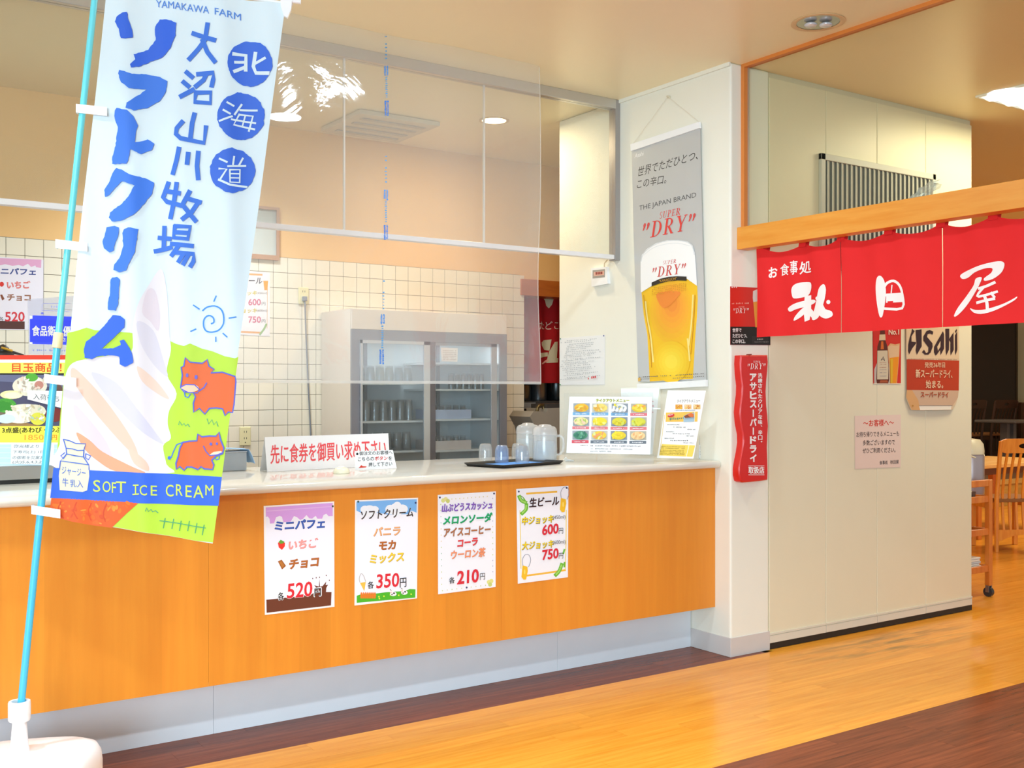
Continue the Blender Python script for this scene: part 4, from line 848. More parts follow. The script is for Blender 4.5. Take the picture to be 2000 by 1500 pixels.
P.build('brush_character_lettering', cl[2], ndisp, edge=.02)

# ================================================================ ON THE FOLDING PARTITION
K7 = (1700, 640, 8.82)
t, P = sheet('bottle_poster', py0, [(35, -60), (522, -60), (520, 972), (45, 970)], 'narrow red poster of a brown beer bottle and a full glass on the partition', 'poster', None, K7, '#cc2c20')
P.poly([(45, 955), (520, 958), (520, 972), (45, 970)], '#e8d8c0', 1)
P.poly([(40, 300), (110, 380), (100, 700), (60, 960), (45, 960)], '#c03226', 1)
P.poly([(60, 720), (110, 600), (340, 620), (330, 960), (60, 960)], '#b9b0a8', 2)
P.poly([(165, -40), (240, -40), (245, 120), (250, 210), (285, 320), (295, 420), (310, 650), (315, 900), (300, 960), (105, 960), (95, 900), (105, 650), (110, 420), (115, 320), (150, 210), (158, 120)], '#5c2416', 4)
P.poly([(150, 120), (250, 115), (255, 215), (145, 220)], '#d9c2a0', 5); P.poly([(180, 235), (215, 235), (225, 370), (170, 372)], '#d06a24', 5); P.poly([(115, 395), (288, 392), (305, 700), (300, 890), (110, 892), (112, 600)], '#cfc0a6', 5)
P.stroke([(180, 560), (215, 500), (235, 570)], 14, '#4a3c44', 6); P.stroke([(195, 545), (235, 540)], 9, '#4a3c44', 6)
for y in (610, 640, 690, 730, 780, 840): P.marks((150, y), (270, y - 3), 12, '#a8564a' if y < 700 else '#8c8290', 7, 6)
P.poly([(165, 905), (285, 905), (300, 945), (150, 948)], '#a8522c', 5)
P.poly([(290, 330), (340, 270), (420, 290), (500, 270), (490, 500), (450, 960), (330, 960), (318, 700)], '#d9a878', 3); P.poly([(325, 520), (480, 500), (465, 720), (440, 955), (335, 955)], '#e8901c', 5); P.poly([(330, 540), (380, 530), (370, 950), (338, 950)], '#dcae28', 6)
P.poly([(300, 340), (350, 300), (420, 320), (495, 300), (485, 500), (325, 520)], '#dcb892', 5)
P.text('No.1', (305, 122), (480, 118), 95, '#f0dcc8', 6, .03); P.build('lettering', t)
# can-shaped poster of thick card, bulging and curled at the foot
t = empty('can_poster', onY(1820, 800, -.01), 'beige and red can-shaped beer poster beside the dark doorway edge', 'poster')
pk = Plane((0, -.006, 0), (1, 0, 0)); P = Print(pk, K7)
out = [(612, -80), (1522, -80), (1528, 570), (1518, 1080), (1505, 1200), (1460, 1310), (1400, 1405), (1370, 1420), (820, 1425), (690, 1420), (640, 1300), (605, 1200), (620, 1080)]
c3 = P.uv((1070, 700)); hw = P.uv((1520, 700))[0] - c3[0]
def kd(u, v): q = min(1, abs(u - c3[0]) / hw); return .012 * (1 - q * q) + .001
N_ = 16; P2 = Print(pk, K7, base=0, step=0); P2.poly(out, mat('#e3c8a6', .4, .15, .5, 0, .01), 1); P2.build('card', t, kd, edge=.03)
P.base = .0006; P.poly([(612, -80), (1522, -80), (1522, 540), (612, 535)], '#e0c3a0', 1); P.poly([(618, 545), (1526, 568), (1518, 1082), (618, 1072)], '#b93a18', 2)
P.poly([(622, 1074), (700, 1074), (800, 1250), (830, 1420), (700, 1420), (650, 1300), (612, 1195)], '#d6a26c', 2); P.poly([(700, 1074), (1516, 1084), (1500, 1200), (1400, 1345), (815, 1345)], '#cdaa8e', 1); P.poly([(812, 1345), (1375, 1340), (1365, 1412), (830, 1420)], '#efe4d4', 3); P.stroke([(812, 1342), (1380, 1340)], 9, '#8a7466', 4)
BKc = '#3a2226'
for g in ([(700, 20), (740, 60), (690, 150), (690, 240), (760, 250), (760, 275), (700, 360), (655, 460), (638, 400), (640, 300), (660, 180), (690, 80)], [(755, 40), (850, 30), (852, 320), (775, 465), (758, 390), (770, 280)],
          [(880, 150), (930, 60), (985, 40), (1045, 70), (1035, 120), (990, 100), (950, 110), (940, 160), (1030, 270), (1035, 330), (1000, 430), (960, 465), (905, 465), (858, 420), (890, 380), (925, 440), (960, 420), (965, 340), (880, 220)],
          [(1060, 330), (1120, 220), (1215, 60), (1235, 120), (1235, 360), (1175, 470), (1165, 380), (1110, 460), (1085, 478), (1058, 420)], [(1260, 20), (1330, 20), (1330, 180), (1325, 380), (1275, 475), (1265, 400)], [(1325, 200), (1410, 80), (1415, 380), (1360, 475), (1352, 420), (1355, 250)], [(1440, 130), (1482, 60), (1484, 380), (1450, 470), (1440, 420)], [(1440, 60), (1470, 20), (1480, 50), (1445, 95)]): P.poly(g, BKc, 4)
P.poly([(1112, 330), (1170, 230), (1168, 330), (1125, 400)], '#e0c3a0', 5)
P.marks((640, 545), (1500, 560), 14, '#b08468', 40, 3)
CW = '#ecc9a4'
P.text('発売36年目', (900, 690), (1250, 690), 95, CW, 5, .005); P.text('新スーパードライ、', (755, 860), (1385, 872), 145, CW, 5, .015); P.text('始まる。', (920, 1040), (1215, 1045), 135, CW, 5, .015); P.text('スーパードライ', (832, 1200), (1315, 1205), 100, '#a8431c', 5, .035)
P.ell(708, 1345, 14, 16, '#b98436', 5, 10)
P.build('lettering', t, kd, edge=.03)
K8 = (1650, 620, 5.0)
t, P = sheet('customer_notice', py0, [(93, 962), (545, 948), (543, 1462), (97, 1480)], 'pinkish white takeaway notice with a red heading low on the partition', 'notice', None, K8, '#e9cfc2')
P.text('～お客様へ～', (178, 1066), (475, 1058), 66, '#d0301c', 3, .02); P.text('お持ち帰りできるメニューも', (110, 1170), (525, 1158), 52, '#3a241c', 3, .008); P.text('多数ございますので', (172, 1250), (485, 1242), 52, '#3a241c', 3, .008); P.text('ぜひご利用ください。', (170, 1328), (490, 1318), 52, '#3a241c', 3, .008); P.text('食事処', (335, 1438), (415, 1434), 38, '#3a241c', 3, .005); P.text('秋田屋', (440, 1432), (522, 1426), 38, '#3a241c', 3, .005)
P.build('lettering', t)
# louvred grille high on the partition and a crumpled clear wrap behind the glass
t = empty('wall_grille', onY(1710, 360, 0), 'grey louvred ventilation grille high on the partition behind the entrance glass', 'grille')
g0 = onY(1603, 297, -.0); g1 = onY(1822, 345, 0); zt = (g0.z + g1.z) / 2; zb = 2.05
m_gr = mat('#c2bfb5', .4)
obj('back', MB().box((g0.x, -.002, zb), (g1.x, -.0005, zt)), mat('#9c9a94', .6), t)
obj('frame', MB().box((g0.x - .02, -.022, zt - .035), (g1.x, -.002, zt), .002).box((g0.x - .02, -.022, zb), (g0.x + .015, -.002, zt), .002).box((g1.x - .03, -.022, zb), (g1.x, -.002, zt), .002), m_gr, t)
n = 24; dx = (g1.x - .03 - g0.x - .03) / n; sm = None
for i in range(n):
    x = g0.x + .03 + dx * (i + .5); ang = math.radians(20)
    if sm is None:
        k_ = MB().obox((0, 0, 0), (Vector((math.cos(ang), math.sin(ang), 0)), Vector((-math.sin(ang), math.cos(ang), 0)), UPV), (dx * .42, .0015, (zt - .035 - zb) / 2)); s0 = obj('slat', k_, m_gr, t, local=True); sm = s0.data; o = s0
    else: o = D.objects.new('slat', sm); COL.objects.link(o); o.parent = t
    o.location = Vector((x, -.012, (zt - .035 + zb) / 2)) - ORG[t.name]
cw = onX(1806, 362, .16); random.seed(9)
bm = bmesh.new(); bmesh.ops.create_icosphere(bm, subdivisions=3, radius=1)
for v in bm.verts:
    r = random.uniform(.55, 1.15); v.co = Vector((v.co.x * .02 * r, v.co.y * .085 * r, v.co.z * .035 * r)) + Vector((0, 0, -v.co.y * .035))
o = obj('plastic_wrap', MB().bm(bm), clear('wrap', (.9, .93, .95), .3, (.85, .9, .95), .12), org=None); o.location = (.155, cw.y, 2.258)
tag(o, 'crumpled clear plastic wrap lying on the lintel beam behind the glass', 'wrap')
# ================================================================ ON THE WORKTOP
def onTop(px, py): return onZ(px, py, CT)
def board(name, b0, b1, tl, label, cat, crop=(0, 0, 1), thick=.004, m=None, lean=.0, group=None, part='board', quad=None):
    """upright board standing on the worktop between two foot points (pixels), leaning back a little"""
    A = onTop(*b0); B = onTop(*b1); U = (B - A); U.z = 0; U.normalize(); N = UPV.cross(U)
    if N.dot(CAM - A) < 0: N = -N
    V = (UPV - N * lean).normalized(); A.z = CT + .0008
    pl = Plane(A, U, V); P = Print(pl, crop)
    t = empty(name, (A + B) / 2 * 1.0, label, cat, group); 
    return t, P, pl
KS = (500, 830, 6.667)
t, P, pl = board('counter_sign', (522, 922), (762, 909), None, 'long white counter sign with red lettering, standing between banner and glasses', 'sign', KS, lean=.12)
b0, b1 = pl.pt(522, 922), pl.pt(762, 909)
tl, tr = P.uv((112, 158)), P.uv((1722, 108))
obj('board', MB().prism(pl, [(b0[0], 0), (b1[0], 0), tr, tl], -.002, 0), mat('#fbfafa', .3, vary=0), t)
obj('back_leg', MB().add([pl.xyz(tl, -.002), pl.xyz(tr, -.002), pl.xyz((b1[0], 0)) + pl.U.cross(UPV) * (-.07 if pl.U.cross(UPV).dot(pl.N) > 0 else .07), pl.xyz((b0[0], 0)) + pl.U.cross(UPV) * (-.07 if pl.U.cross(UPV).dot(pl.N) > 0 else .07)], [(0, 1, 2, 3)]), mat('#fbfafa', .3, vary=0), t)
P.text('先に食券を御買い求め下さい', (190, 508), (1690, 425), 248, '#f2555a', 3, .012, 0, 240)
P.build('lettering', t)
t, P, pl = board('call_sign', (691, 919), (776, 915), None, 'small white call-button sign with black handwriting in front of the long sign', 'sign', KS, lean=.10)
b0, b1 = pl.pt(694, 919), pl.pt(775, 915)
obj('board', MB().prism(pl, [(b0[0], 0), (b1[0], 0), P.uv((1782, 325)), P.uv((1285, 340))], -.002, 0), mat('#fbfbfc', .35, vary=0), t)
P.ell(1318, 378, 15, 17, '#33302e', 3, 10); P.text('御注文のお客様へ', (1345, 398), (1775, 382), 52, '#3a3a3c', 3, .008); P.text('こちらの', (1325, 472), (1535, 464), 52, '#3a3a3c', 3, .01); P.text('ボタン', (1545, 462), (1712, 456), 52, '#d8342c', 3, .02); P.text('を', (1722, 460), (1772, 458), 50, '#3a3a3c', 3, .01); P.text('押して下さい', (1465, 545), (1772, 530), 54, '#3a3a3c', 3, .01)
P.poly([(1335, 560), (1372, 522), (1388, 538), (1438, 540), (1432, 552)], '#e0402e', 3); P.build('lettering', t)
q = onTop(667, 925)
t = empty('call_button', (q.x, q.y, CT), 'pale cream plastic call button on the worktop in front of the white sign', 'button')
m_cb = mat('#f3ecd0', .35)
obj('base', MB().lathe((q.x, q.y, CT + .0008), [(.036, 0), (.037, .004), (.034, .016), (.026, .024), (.018, .026)], 24), m_cb, t, smooth=40)
obj('button', MB().lathe((q.x, q.y, CT + .026), [(.015, 0), (.015, .004), (.008, .007)], 18), mat('#f8f4e4', .3), t, smooth=40)
# tray, cloth, tumblers and pitchers
A, B, C_ = onZ(919, 900, CT + .012), onZ(984, 914, CT + .004), onZ(1104, 902, CT + .010)
ex = (C_ - B); ex.z = 0; lx = ex.length; ex.normalize(); ey = UPV.cross(ex); ly = .27
o_ = Vector((B.x, B.y, CT))
tf = lambda x, y, z=0: o_ + ex * x + ey * y + UPV * z
if (A - B).dot(ey) < 0: ey = -ey
t = empty('serving_tray', tf(lx / 2, ly / 2), 'black rectangular tray with raised rim holding glasses and pitchers on the worktop', 'tray')
def rr_(w0, h0, r, n=5):
    o = []
    for cx_, cy_, a0 in ((w0 - r, h0 - r, 0), (r, h0 - r, 90), (r, r, 180), (w0 - r, r, 270)):
        o += [(cx_ + r * math.cos(math.radians(a0 + 90 * i / n)), cy_ + r * math.sin(math.radians(a0 + 90 * i / n))) for i in range(n + 1)]
    return o
def ring(ins_, z): return [tf(x0_ + ins_, y0_ + ins_, z) for x0_, y0_ in rr_(lx - 2 * ins_, ly - 2 * ins_, .02)]
mb = MB(); rs = [ring(.012, .001), ring(.0, .015), ring(.001, .017), ring(.003, .016), ring(.015, .004)]; k = len(rs[0])
for r_ in rs: mb.v += r_
mb.f = [(i * k + j, i * k + (j + 1) % k, (i + 1) * k + (j + 1) % k, (i + 1) * k + j) for i in range(4) for j in range(k)] + [tuple(range(k)), tuple(range(4 * k, 5 * k))]; mb.m = [0] * len(mb.f)
obj('tray_body', mb, mat('#1d1b1a', .35), t, smooth=40)
mb = MB(); g = [[tf(.03 + (lx - .06) * i / 14, .018 + (ly - .05) * j / 8, .0052 + .0006 * math.sin(i * 1.7 + j)) for i in range(15)] for j in range(9)]
mb.add([v for r_ in g for v in r_], [(j * 15 + i, j * 15 + i + 1, (j + 1) * 15 + i + 1, (j + 1) * 15 + i) for j in range(8) for i in range(14)])
o = obj('tray_cloth', mb, mat('#5f9fe8', .8), org=tf(lx / 2, ly / 2)); tag(o, 'blue cloth lying in the black tray under the upturned glasses', 'cloth')
m_cup = clear('clear_plastic', (.97, .98, .99), .13, (.9, .93, .95), .05, 1.3)
m_cupb = clear('blue_tint_plastic', (.84, .9, .99), .14, (.8, .88, 1), .05, 1.3)
def tumbler(loc, m, label, h=.088, grp='tumblers upside down on the tray'):
    t = empty('tumbler', loc, label, 'glass', grp); r = .034
    prof = [(r, 0), (r * .985, h * .5), (r * .93, h * .82), (r * .80, h * .95), (r * .62, h), (.001, h + .0005)]
    inn = [(q_[0] - .0022 if q_[0] > .01 else .001, q_[1] - .002) for q_ in prof[::-1]]; inn[-1] = (r - .0022, 0)
    obj('cup', MB().lathe(loc, prof + inn, 24, False), m, t, smooth=60)
    mb = MB()
    for i in range(9):
        a = 2 * math.pi * i / 9; mb.tube([Vector(loc) + Vector((math.cos(a) * r * 1.0, math.sin(a) * r * 1.0, h * .08)), Vector(loc) + Vector((math.cos(a) * r * .99, math.sin(a) * r * .99, h * .5)), Vector(loc) + Vector((math.cos(a) * r * .93, math.sin(a) * r * .93, h * .8))], .0013, 5)
    obj('rib', mb, m, t)
def foot(px, py): p = onZ(px, py, CT + .006); return (p.x, p.y, CT + .0066)
tumbler(foot(948, 900), m_cup, 'clear upturned tumbler at the left end of the tray')
tumbler(foot(980, 904), m_cupb, 'blue-rimmed upturned tumbler in the middle of the row on the tray')
tumbler(foot(1012, 898), m_cup, 'clear upturned tumbler half behind the front right tumbler', h=.086)
tumbler(foot(1020, 904), m_cup, 'clear upturned tumbler nearest the two pitchers')
m_pit = clear('frosted_pitcher', (.97, .98, .98), .24, (.93, .95, .97), .12, 1.0)
m_lid = clear('frosted_lid', (.96, .96, .96), .38, (.96, .95, .95), .15, 1.0)
m_wat = clear('water_in_pitcher', (.92, .96, .99), .26, (.88, .94, 1), .05, .8, ior=1.33)
def pitcher(loc, hd, label):
    t = empty('water_pitcher', loc, label, 'pitcher', 'water pitchers on the tray'); L = Vector(loc)
    prof = [(.055, 0), (.063, .004), (.064, .06), (.062, .125), (.060, .135), (.0575, .135), (.0595, .12), (.0615, .06), (.060, .006), (.001, .005)]
    obj('jug', MB().lathe(loc, prof, 32, False), m_pit, t, smooth=50)
    obj('water', MB().lathe(L + Vector((0, 0, .008)), [(.058, 0), (.0605, .05), (.060, .095)], 28), m_wat, t, smooth=50)
    obj('lid', MB().lathe(L + Vector((0, 0, .132)), [(.063, 0), (.064, .008), (.061, .03), (.052, .042), (.036, .046), (.03, .052), (.012, .056), (.001, .0565)], 32, False), m_lid, t, smooth=50)
    obj('lid_ring', MB().tube([L + Vector((.0645 * math.cos(a), .0645 * math.sin(a), .134)) for a in [2 * math.pi * i / 32 for i in range(32)]], .002, 6, closed=True), m_lid, t, smooth=60)
    H = Vector((math.cos(hd), math.sin(hd), 0))
    pts = [L + H * .06 + UPV * .125, L + H * .078 + UPV * .13, L + H * .094 + UPV * .118, L + H * .098 + UPV * .085, L + H * .092 + UPV * .05, L + H * .075 + UPV * .032, L + H * .062 + UPV * .032]
    obj('handle', MB().tube(pts, .007, 10), m_pit, t, smooth=60)
rang = math.atan2(RT.y, RT.x)
pitcher(foot(1031, 894), rang + .9, 'frosted clear water pitcher standing behind the tumblers, left of the other pitcher')
pitcher(foot(1064, 900), rang - .15, 'frosted clear water pitcher beside the menu stand, its handle showing')
# takeaway menu in an acrylic stand
KM = (1090, 750, 6.667)
m_acr = clear('acrylic', (.97, .98, .98), .05, gl=1.0)
t, P, pl = board('menu_stand', (1102, 902), (1277, 906), None, 'large acrylic menu stand holding the takeaway photo menu of twelve dishes', 'menu stand', KM, lean=.10)
b0, b1 = pl.pt(1102, 902), pl.pt(1277, 906)
obj('acrylic_sheet', MB().prism(pl, [(b0[0], 0.001), (b1[0], 0.001), P.uv((1235, 112)), P.uv((78, 122))], -.0045, -.0015), m_acr, t)
obj('foot', MB().add([pl.xyz((b0[0], 0)), pl.xyz((b1[0], 0)), pl.xyz((b1[0], 0)) + pl.N * .035, pl.xyz((b0[0], 0)) + pl.N * .035], [(0, 1, 2, 3)]), clear('acrylic_foot', (.95, .96, .96), .45, (.97, .97, .97)), t)
obj('paper', MB().prism(pl, [P.uv(p) for p in ((108, 898), (1200, 918), (1222, 168), (148, 165))], -.0014, -.0006), mat('#fdfdfd', .35, vary=0), t)
P.base = -.0004; P.poly([(112, 895), (1198, 914), (1220, 170), (150, 168)], mat('#fdfdfd', .35, vary=0), -1)
P.text('テイクアウトメニュー', (492, 240), (930, 238), 46, '#dce25a', 2, .06)
P.text('テイクアウトメニュー', (498, 236), (926, 235), 42, '#4c5a3c', 4, .005)
capc = ['#7fb3dc'] * 3 + ['#e27a84'] + ['#e88286'] * 4 + ['#e2606a'] + ['#717a86'] * 3
foodc = [['#f4c23c', '#e8a23a', '#fadd6a'], ['#f6dc7a', '#f7e9c0', '#e8b24a'], ['#eef0ee', '#e8d83c', '#9aa6b0'], ['#f6dc4a', '#f0a24a', '#f9e98a'], ['#f2e8a4', '#f3d0b0', '#b9cf6a'], ['#f6e03a', '#f4ea7a'], ['#e6d83e', '#d3d85a'], ['#dcdc4a', '#c8dc78'], ['#5a9a78', '#7fb69a', '#3f7a68'], ['#f6d34c', '#f0a06a', '#e6ec9a'], ['#f6e23c', '#f3d23a'], ['#f6d49a', '#f0b078', '#f9e9b0']]
random.seed(21)
for r_ in range(3):
    for c0 in range(4):
        i = r_ * 4 + c0; x0 = [198, 443, 697, 948][c0] - r_ * 6; y0 = [250, 428, 608][r_] + c0 * 2; w_ = 214; h_ = 118
        P.rect(x0, y0, x0 + w_, y0 + h_, ['#a3a9ae', '#b9b6a8', '#8f98a3', '#c9c6bc'][(i * 7) % 4], 2)
        P.ell(x0 + w_ / 2, y0 + h_ / 2, w_ * .44, h_ * .46, foodc[i][0], 3, 16)
        for q in range(11): P.ell(x0 + w_ * random.uniform(.18, .82), y0 + h_ * random.uniform(.22, .78), random.uniform(16, 34), random.uniform(9, 18), random.choice(foodc[i]), 4, 8, random.uniform(0, 3))
        if i == 2:
            for q in range(4): P.ell(x0 + 30 + q * 50, y0 + 84, 18, 30, '#f6f6f4', 5, 12, .4)
        cy = [385, 568, 748][r_] + c0 * 3; P.rect(x0 - 8, cy - 17, x0 + w_ - 2, cy + 22, capc[i], 2); P.marks((x0 + 30, cy + 12), (x0 + w_ - 40, cy + 12), 16, '#f4f4f8', 9, 3)
P.marks((280, 808), (395, 806), 14, '#8a6a62', 8, 3); P.marks((425, 812), (1100, 818), 15, '#7a7a80', 34, 3); P.marks((430, 850), (975, 860), 16, '#8a8a90', 40, 3); P.marks((425, 884), (705, 886), 14, '#8a8a90', 20, 3)
P.build('lettering', t)
t, P, pl = board('rear_menu_stand', (1215, 893), (1292, 894), None, 'taller acrylic stand with a mostly white sheet, half behind the photo menu stand', 'menu stand', KM, lean=.08)
obj('paper', MB().prism(pl, [P.uv(p) for p in ((830, 905), (1225, 912), (1318, 62), (820, 62))], -.0014, -.0006), mat('#fcfcfb', .35, vary=0), t)
u0, u1 = pl.pt(1212, 893), pl.pt(1290, 894)
obj('acrylic_sheet', MB().prism(pl, [(u0[0], 0.001), (u1[0], .001), P.uv((1335, 48)), P.uv((815, 48))], .0005, .003), m_acr, t)
P.base = -.0004
for y in (240, 300, 382): P.marks((1222, y), (1248, y), 26, '#e29aa0', 1, 2, .9)
P.build('lettering', t)
t, P, pl = board('small_menu_stand', (1285, 901), (1352, 903), None, 'small leaning white and yellow takeaway menu card near the pillar', 'menu stand', KM, lean=.16)
obj('card', MB().prism(pl, [P.uv(p) for p in ((1288, 962), (1762, 972), (1925, 85), (1428, 82))], -.002, 0), mat('#fdfcfa', .4, vary=0), t)
P.poly([(1405, 372), (1820, 360), (1815, 490), (1400, 492)], '#f6c658', 2); P.poly([(1352, 782), (1785, 800), (1748, 948), (1322, 930)], '#f8d860', 2); P.stroke([(1388, 400), (1322, 930)], 6, '#e8c65a', 2); P.stroke([(1705, 800), (1670, 945)], 8, '#fbf4dc', 3); P.stroke([(1780, 365), (1775, 490)], 8, '#fbf4dc', 3)
P.text('テイクアウトメニュー', (1550, 245), (1850, 240), 42, '#3c4048', 3, .005)
for x0, c in ((1528, '#e9a63c'), (1645, '#f0c890'), (1762, '#e8c078')):
    P.rect(x0, 268, x0 + 92, 328, c, 2)
    for q in range(8): P.ell(x0 + random.uniform(12, 80), random.uniform(275, 320), 12, 7, random.choice(['#f6d34c', '#d98a3a', '#c9783a', '#f8e6b8']), 3, 8, q)
P.marks((1520, 350), (1790, 348), 12, '#7a8aa8', 20, 3); P.ell(1472, 410, 46, 24, '#d8383c', 3, 16, -.2); P.text('NEW', (1440, 420), (1505, 410), 22, '#fbe9e2', 4, .02); P.marks((1452, 475), (1650, 462), 34, '#5a8a7a', 8, 3)
P.poly([(1635, 420), (1700, 385), (1775, 372), (1775, 490), (1635, 495)], '#a9c6d8', 3); P.poly([(1645, 425), (1700, 395), (1740, 400), (1735, 440), (1660, 445)], '#8a4a28', 4); P.poly([(1690, 400), (1740, 380), (1775, 395), (1770, 440), (1720, 430)], '#e2743a', 5)
for y, a, b_ in ((535, 1425, 1585), (568, 1505, 1665), (598, 1685, 1790), (628, 1408, 1530), (655, 1495, 1720), (685, 1670, 1780), (715, 1390, 1518), (745, 1465, 1700), (775, 1635, 1770)): P.marks((a, y), (b_, y + 2), 14, '#6c6c74', 10, 3)
for y in (818, 840, 868, 885, 905, 920): P.marks((1350 - (y - 800) * .2, y), (1660, y + 10), 11, '#a8882c', 20, 3)
P.build('lettering', t)
t, P, pl = board('clear_card_holder', (1364, 897), (1378, 897), None, 'clear plastic card holder with a tiny printed tag against the pillar', 'holder', KM, lean=.02)
obj('sleeve', MB().prism(pl, [P.uv(p) for p in ((1828, 970), (1925, 970), (1935, 120), (1872, 120))], -.002, 0), clear('sleeve', (.9, .93, .95), .25, (.9, .93, .95)), t)
obj('tag', MB().prism(pl, [P.uv(p) for p in ((1832, 960), (1905, 962), (1908, 795), (1838, 790))], .0005, .0015), mat('#eceef2', .4), t)
P.base = .0018
for y in (830, 850, 890, 920): P.marks((1845, y), (1900, y), 14, '#9aa0a8', 5, 2)
P.build('lettering', t)
q = onTop(1104, 901)
t = empty('plastic_clip', (q.x, q.y, CT), 'little white plastic clip on the worktop between tray and menu stand', 'clip')
obj('jaw', MB().tube([q + UPV * .004, q + UPV * .006 + RT * .02, q + UPV * .003 + RT * .045], [.005, .006, .003], 10).tube([q + RT * -.008 + UPV * .006, q + RT * .004 + UPV * .02, q + RT * .012 + UPV * .008], .003, 8), m_plas, t, smooth=60)
# grey box with a blue cloth, at the back of the worktop by the banner
A = onZ(430, 921, CT); bx = MB(); bw = .2
y0 = .80; a = onY(425, 900, y0); b2 = onY(482, 900, y0); zt = onY(460, 884, y0).z
t = empty('grey_box', ((a.x + b2.x) / 2, y0 + .06, CT), 'small grey metal box with a scuffed front beside the banner on the worktop', 'box')
obj('body', MB().box((a.x - .05, y0, CT + .0008), (b2.x, y0 + .11, zt), .003), mat('#a9adb0', .4, .3, .5, 0, .12), t)
obj('lid', MB().box((a.x - .052, y0 - .002, zt), (b2.x + .002, y0 + .112, zt + .006), .002), mat('#b9bdc2', .4, .3), t)
mb = MB(); g = []
zf = [onY(446, 875, y0).z, onY(464, 880, y0).z, onY(484, 893, y0).z]
pts = [(a.x - .05, zt + .018), (a.x + .02, zt + .020), ((a.x + b2.x) / 2, zt + .018), (b2.x + .008, zt + .014), (b2.x + .022, zt - .015), (b2.x + .038, zt - .05)]
for j in range(5):
    for i, (x, z) in enumerate(pts): g.append((x + .002 * math.sin(i * 2 + j), y0 - .008 + j * .03, z + .002 * math.sin(j * 2 + i)))
mb.add(g, [(j * 6 + i, j * 6 + i + 1, (j + 1) * 6 + i + 1, (j + 1) * 6 + i) for j in range(4) for i in range(5)])
o = obj('blue_towel', mb, mat('#a8cdf0', .85), org=((a.x + b2.x) / 2, y0 + .05, zt)); o.modifiers.new('s', 'SOLIDIFY').thickness = .002
tag(o, 'pale blue towel draped over the small grey box', 'towel')

# ================================================================ SPECIAL-OFFER CASE AT THE LEFT END
t = empty('display_case', (-3.2, .74, CT), 'steel counter display case with a red and yellow seafood offer panel, half behind the banner', 'display case')
yp = .62; pd = Plane((0, yp, 0), (1, 0, 0)); KD = (0, 680, 5.0)
P = Print(pd, KD); xr = onY(137, 800, yp).x; xl = onY(-130, 800, yp).x
z_ = lambda py: onY(60, py, yp).z
obj('steel_base', MB().box((xl, yp, CT + .016), (xr, yp + .22, z_(909)), .003), m_steel, t)
obj('plinth', MB().box((xl + .004, yp + .004, CT + .001), (xr - .004, yp + .216, CT + .016)), m_black, t)
obj('cabinet', MB().box((xl, yp + .004, z_(909)), (xr, yp + .22, z_(695)), .003), mat('#dfe2e6', .4), t)
obj('poster', MB().prism(pd, [(xl, z_(909)), (xr, z_(909)), (xr, z_(695)), (xl, z_(695))], -.0035, 0), mat('#e6eef6', .35, vary=0), t)
P.rect(-600, 68, 640, 112, '#e8452f', 2); P.rect(-600, 112, 640, 142, '#fbfbf4', 2); P.rect(-600, 142, 640, 246, '#f8f06a', 2); P.rect(-600, 244, 640, 260, '#2c2a28', 3)
P.text('目玉商品！', (118, 232), (600, 232), 88, '#e8592c', 4, .03)
P.rect(-600, 260, 640, 760, '#52506a', 2); P.poly([(-600, 260), (640, 260), (640, 400), (100, 330), (-600, 300)], '#6d6f8c', 3)
P.poly([(-200, 400), (0, 520), (60, 640), (-200, 760)], '#7a6a58', 3); P.poly([(0, 740), (120, 700), (400, 760), (0, 760)], '#a07a4e', 4)
random.seed(4)
for x, y, rx, ry, c, l in ((290, 370, 170, 100, '#e8dfc8', 4), (300, 360, 130, 80, '#f2ecdc', 5), (310, 285, 60, 40, '#5cae3c', 6), (380, 360, 45, 40, '#c98a7a', 6), (110, 455, 110, 42, '#f0e4a8', 5), (130, 460, 90, 30, '#f6efc8', 6), (50, 560, 110, 70, '#4fa03c', 5), (60, 570, 80, 50, '#6dbb4c', 6), (250, 620, 200, 75, '#efe6cc', 6), (190, 665, 150, 70, '#f4eedc', 7), (330, 600, 110, 50, '#e6dcc2', 7), (370, 690, 75, 62, '#dfd84a', 8), (60, 690, 90, 45, '#d4e8ea', 7), (530, 650, 90, 70, '#7c3230', 6), (560, 410, 50, 60, '#6b5048', 6)): P.ell(x, y, rx, ry, c, l, 22)
for q in range(40): P.ell(random.uniform(110, 420), random.uniform(560, 710), random.uniform(8, 30), random.uniform(5, 14), random.choice(['#fbf7ea', '#d9ccb0', '#e8d9c0', '#c9b894', '#b8c9b0']), 9, 8, random.uniform(0, 3))
for q in range(22): P.ell(random.uniform(170, 430), random.uniform(290, 430), random.uniform(8, 26), random.uniform(5, 12), random.choice(['#fbf7ea', '#d9ccb0', '#e8c9b8', '#b9a694']), 9, 8, random.uniform(0, 3))
for q in range(14): P.poly([(random.uniform(-20, 130), random.uniform(500, 620))] * 1 + [(random.uniform(-20, 130), random.uniform(500, 620)), (random.uniform(-20, 130), random.uniform(500, 620))], '#3f8f34', 7)
P.poly([(265, 410), (620, 420), (620, 590), (265, 500)], '#f6f4f0', 10); P.text('入荷待ち', (322, 498), (575, 525), 58, '#4a4a4c', 11)
P.rect(-600, 760, 640, 922, '#f8ee52', 5); P.text('3点盛(あわび・つぶ', (20, 836), (600, 832), 62, '#3a3418', 6, .03); P.text('1850', (238, 898), (425, 896), 52, '#f0a23c', 6, .01); P.text('円', (505, 896), (555, 896), 48, '#ee8a2c', 6, .02)
P.rect(-600, 922, 640, 940, '#fbfbfb', 5); P.poly([(-600, 940), (640, 940), (640, 1145), (-600, 1145)], '#c3dff0', 5)
for y in (960, 1010, 1060, 1110): P.poly([(-600, y), (640, y + 14), (640, y + 26), (-600, y + 8)], '#d9ecf6', 6)
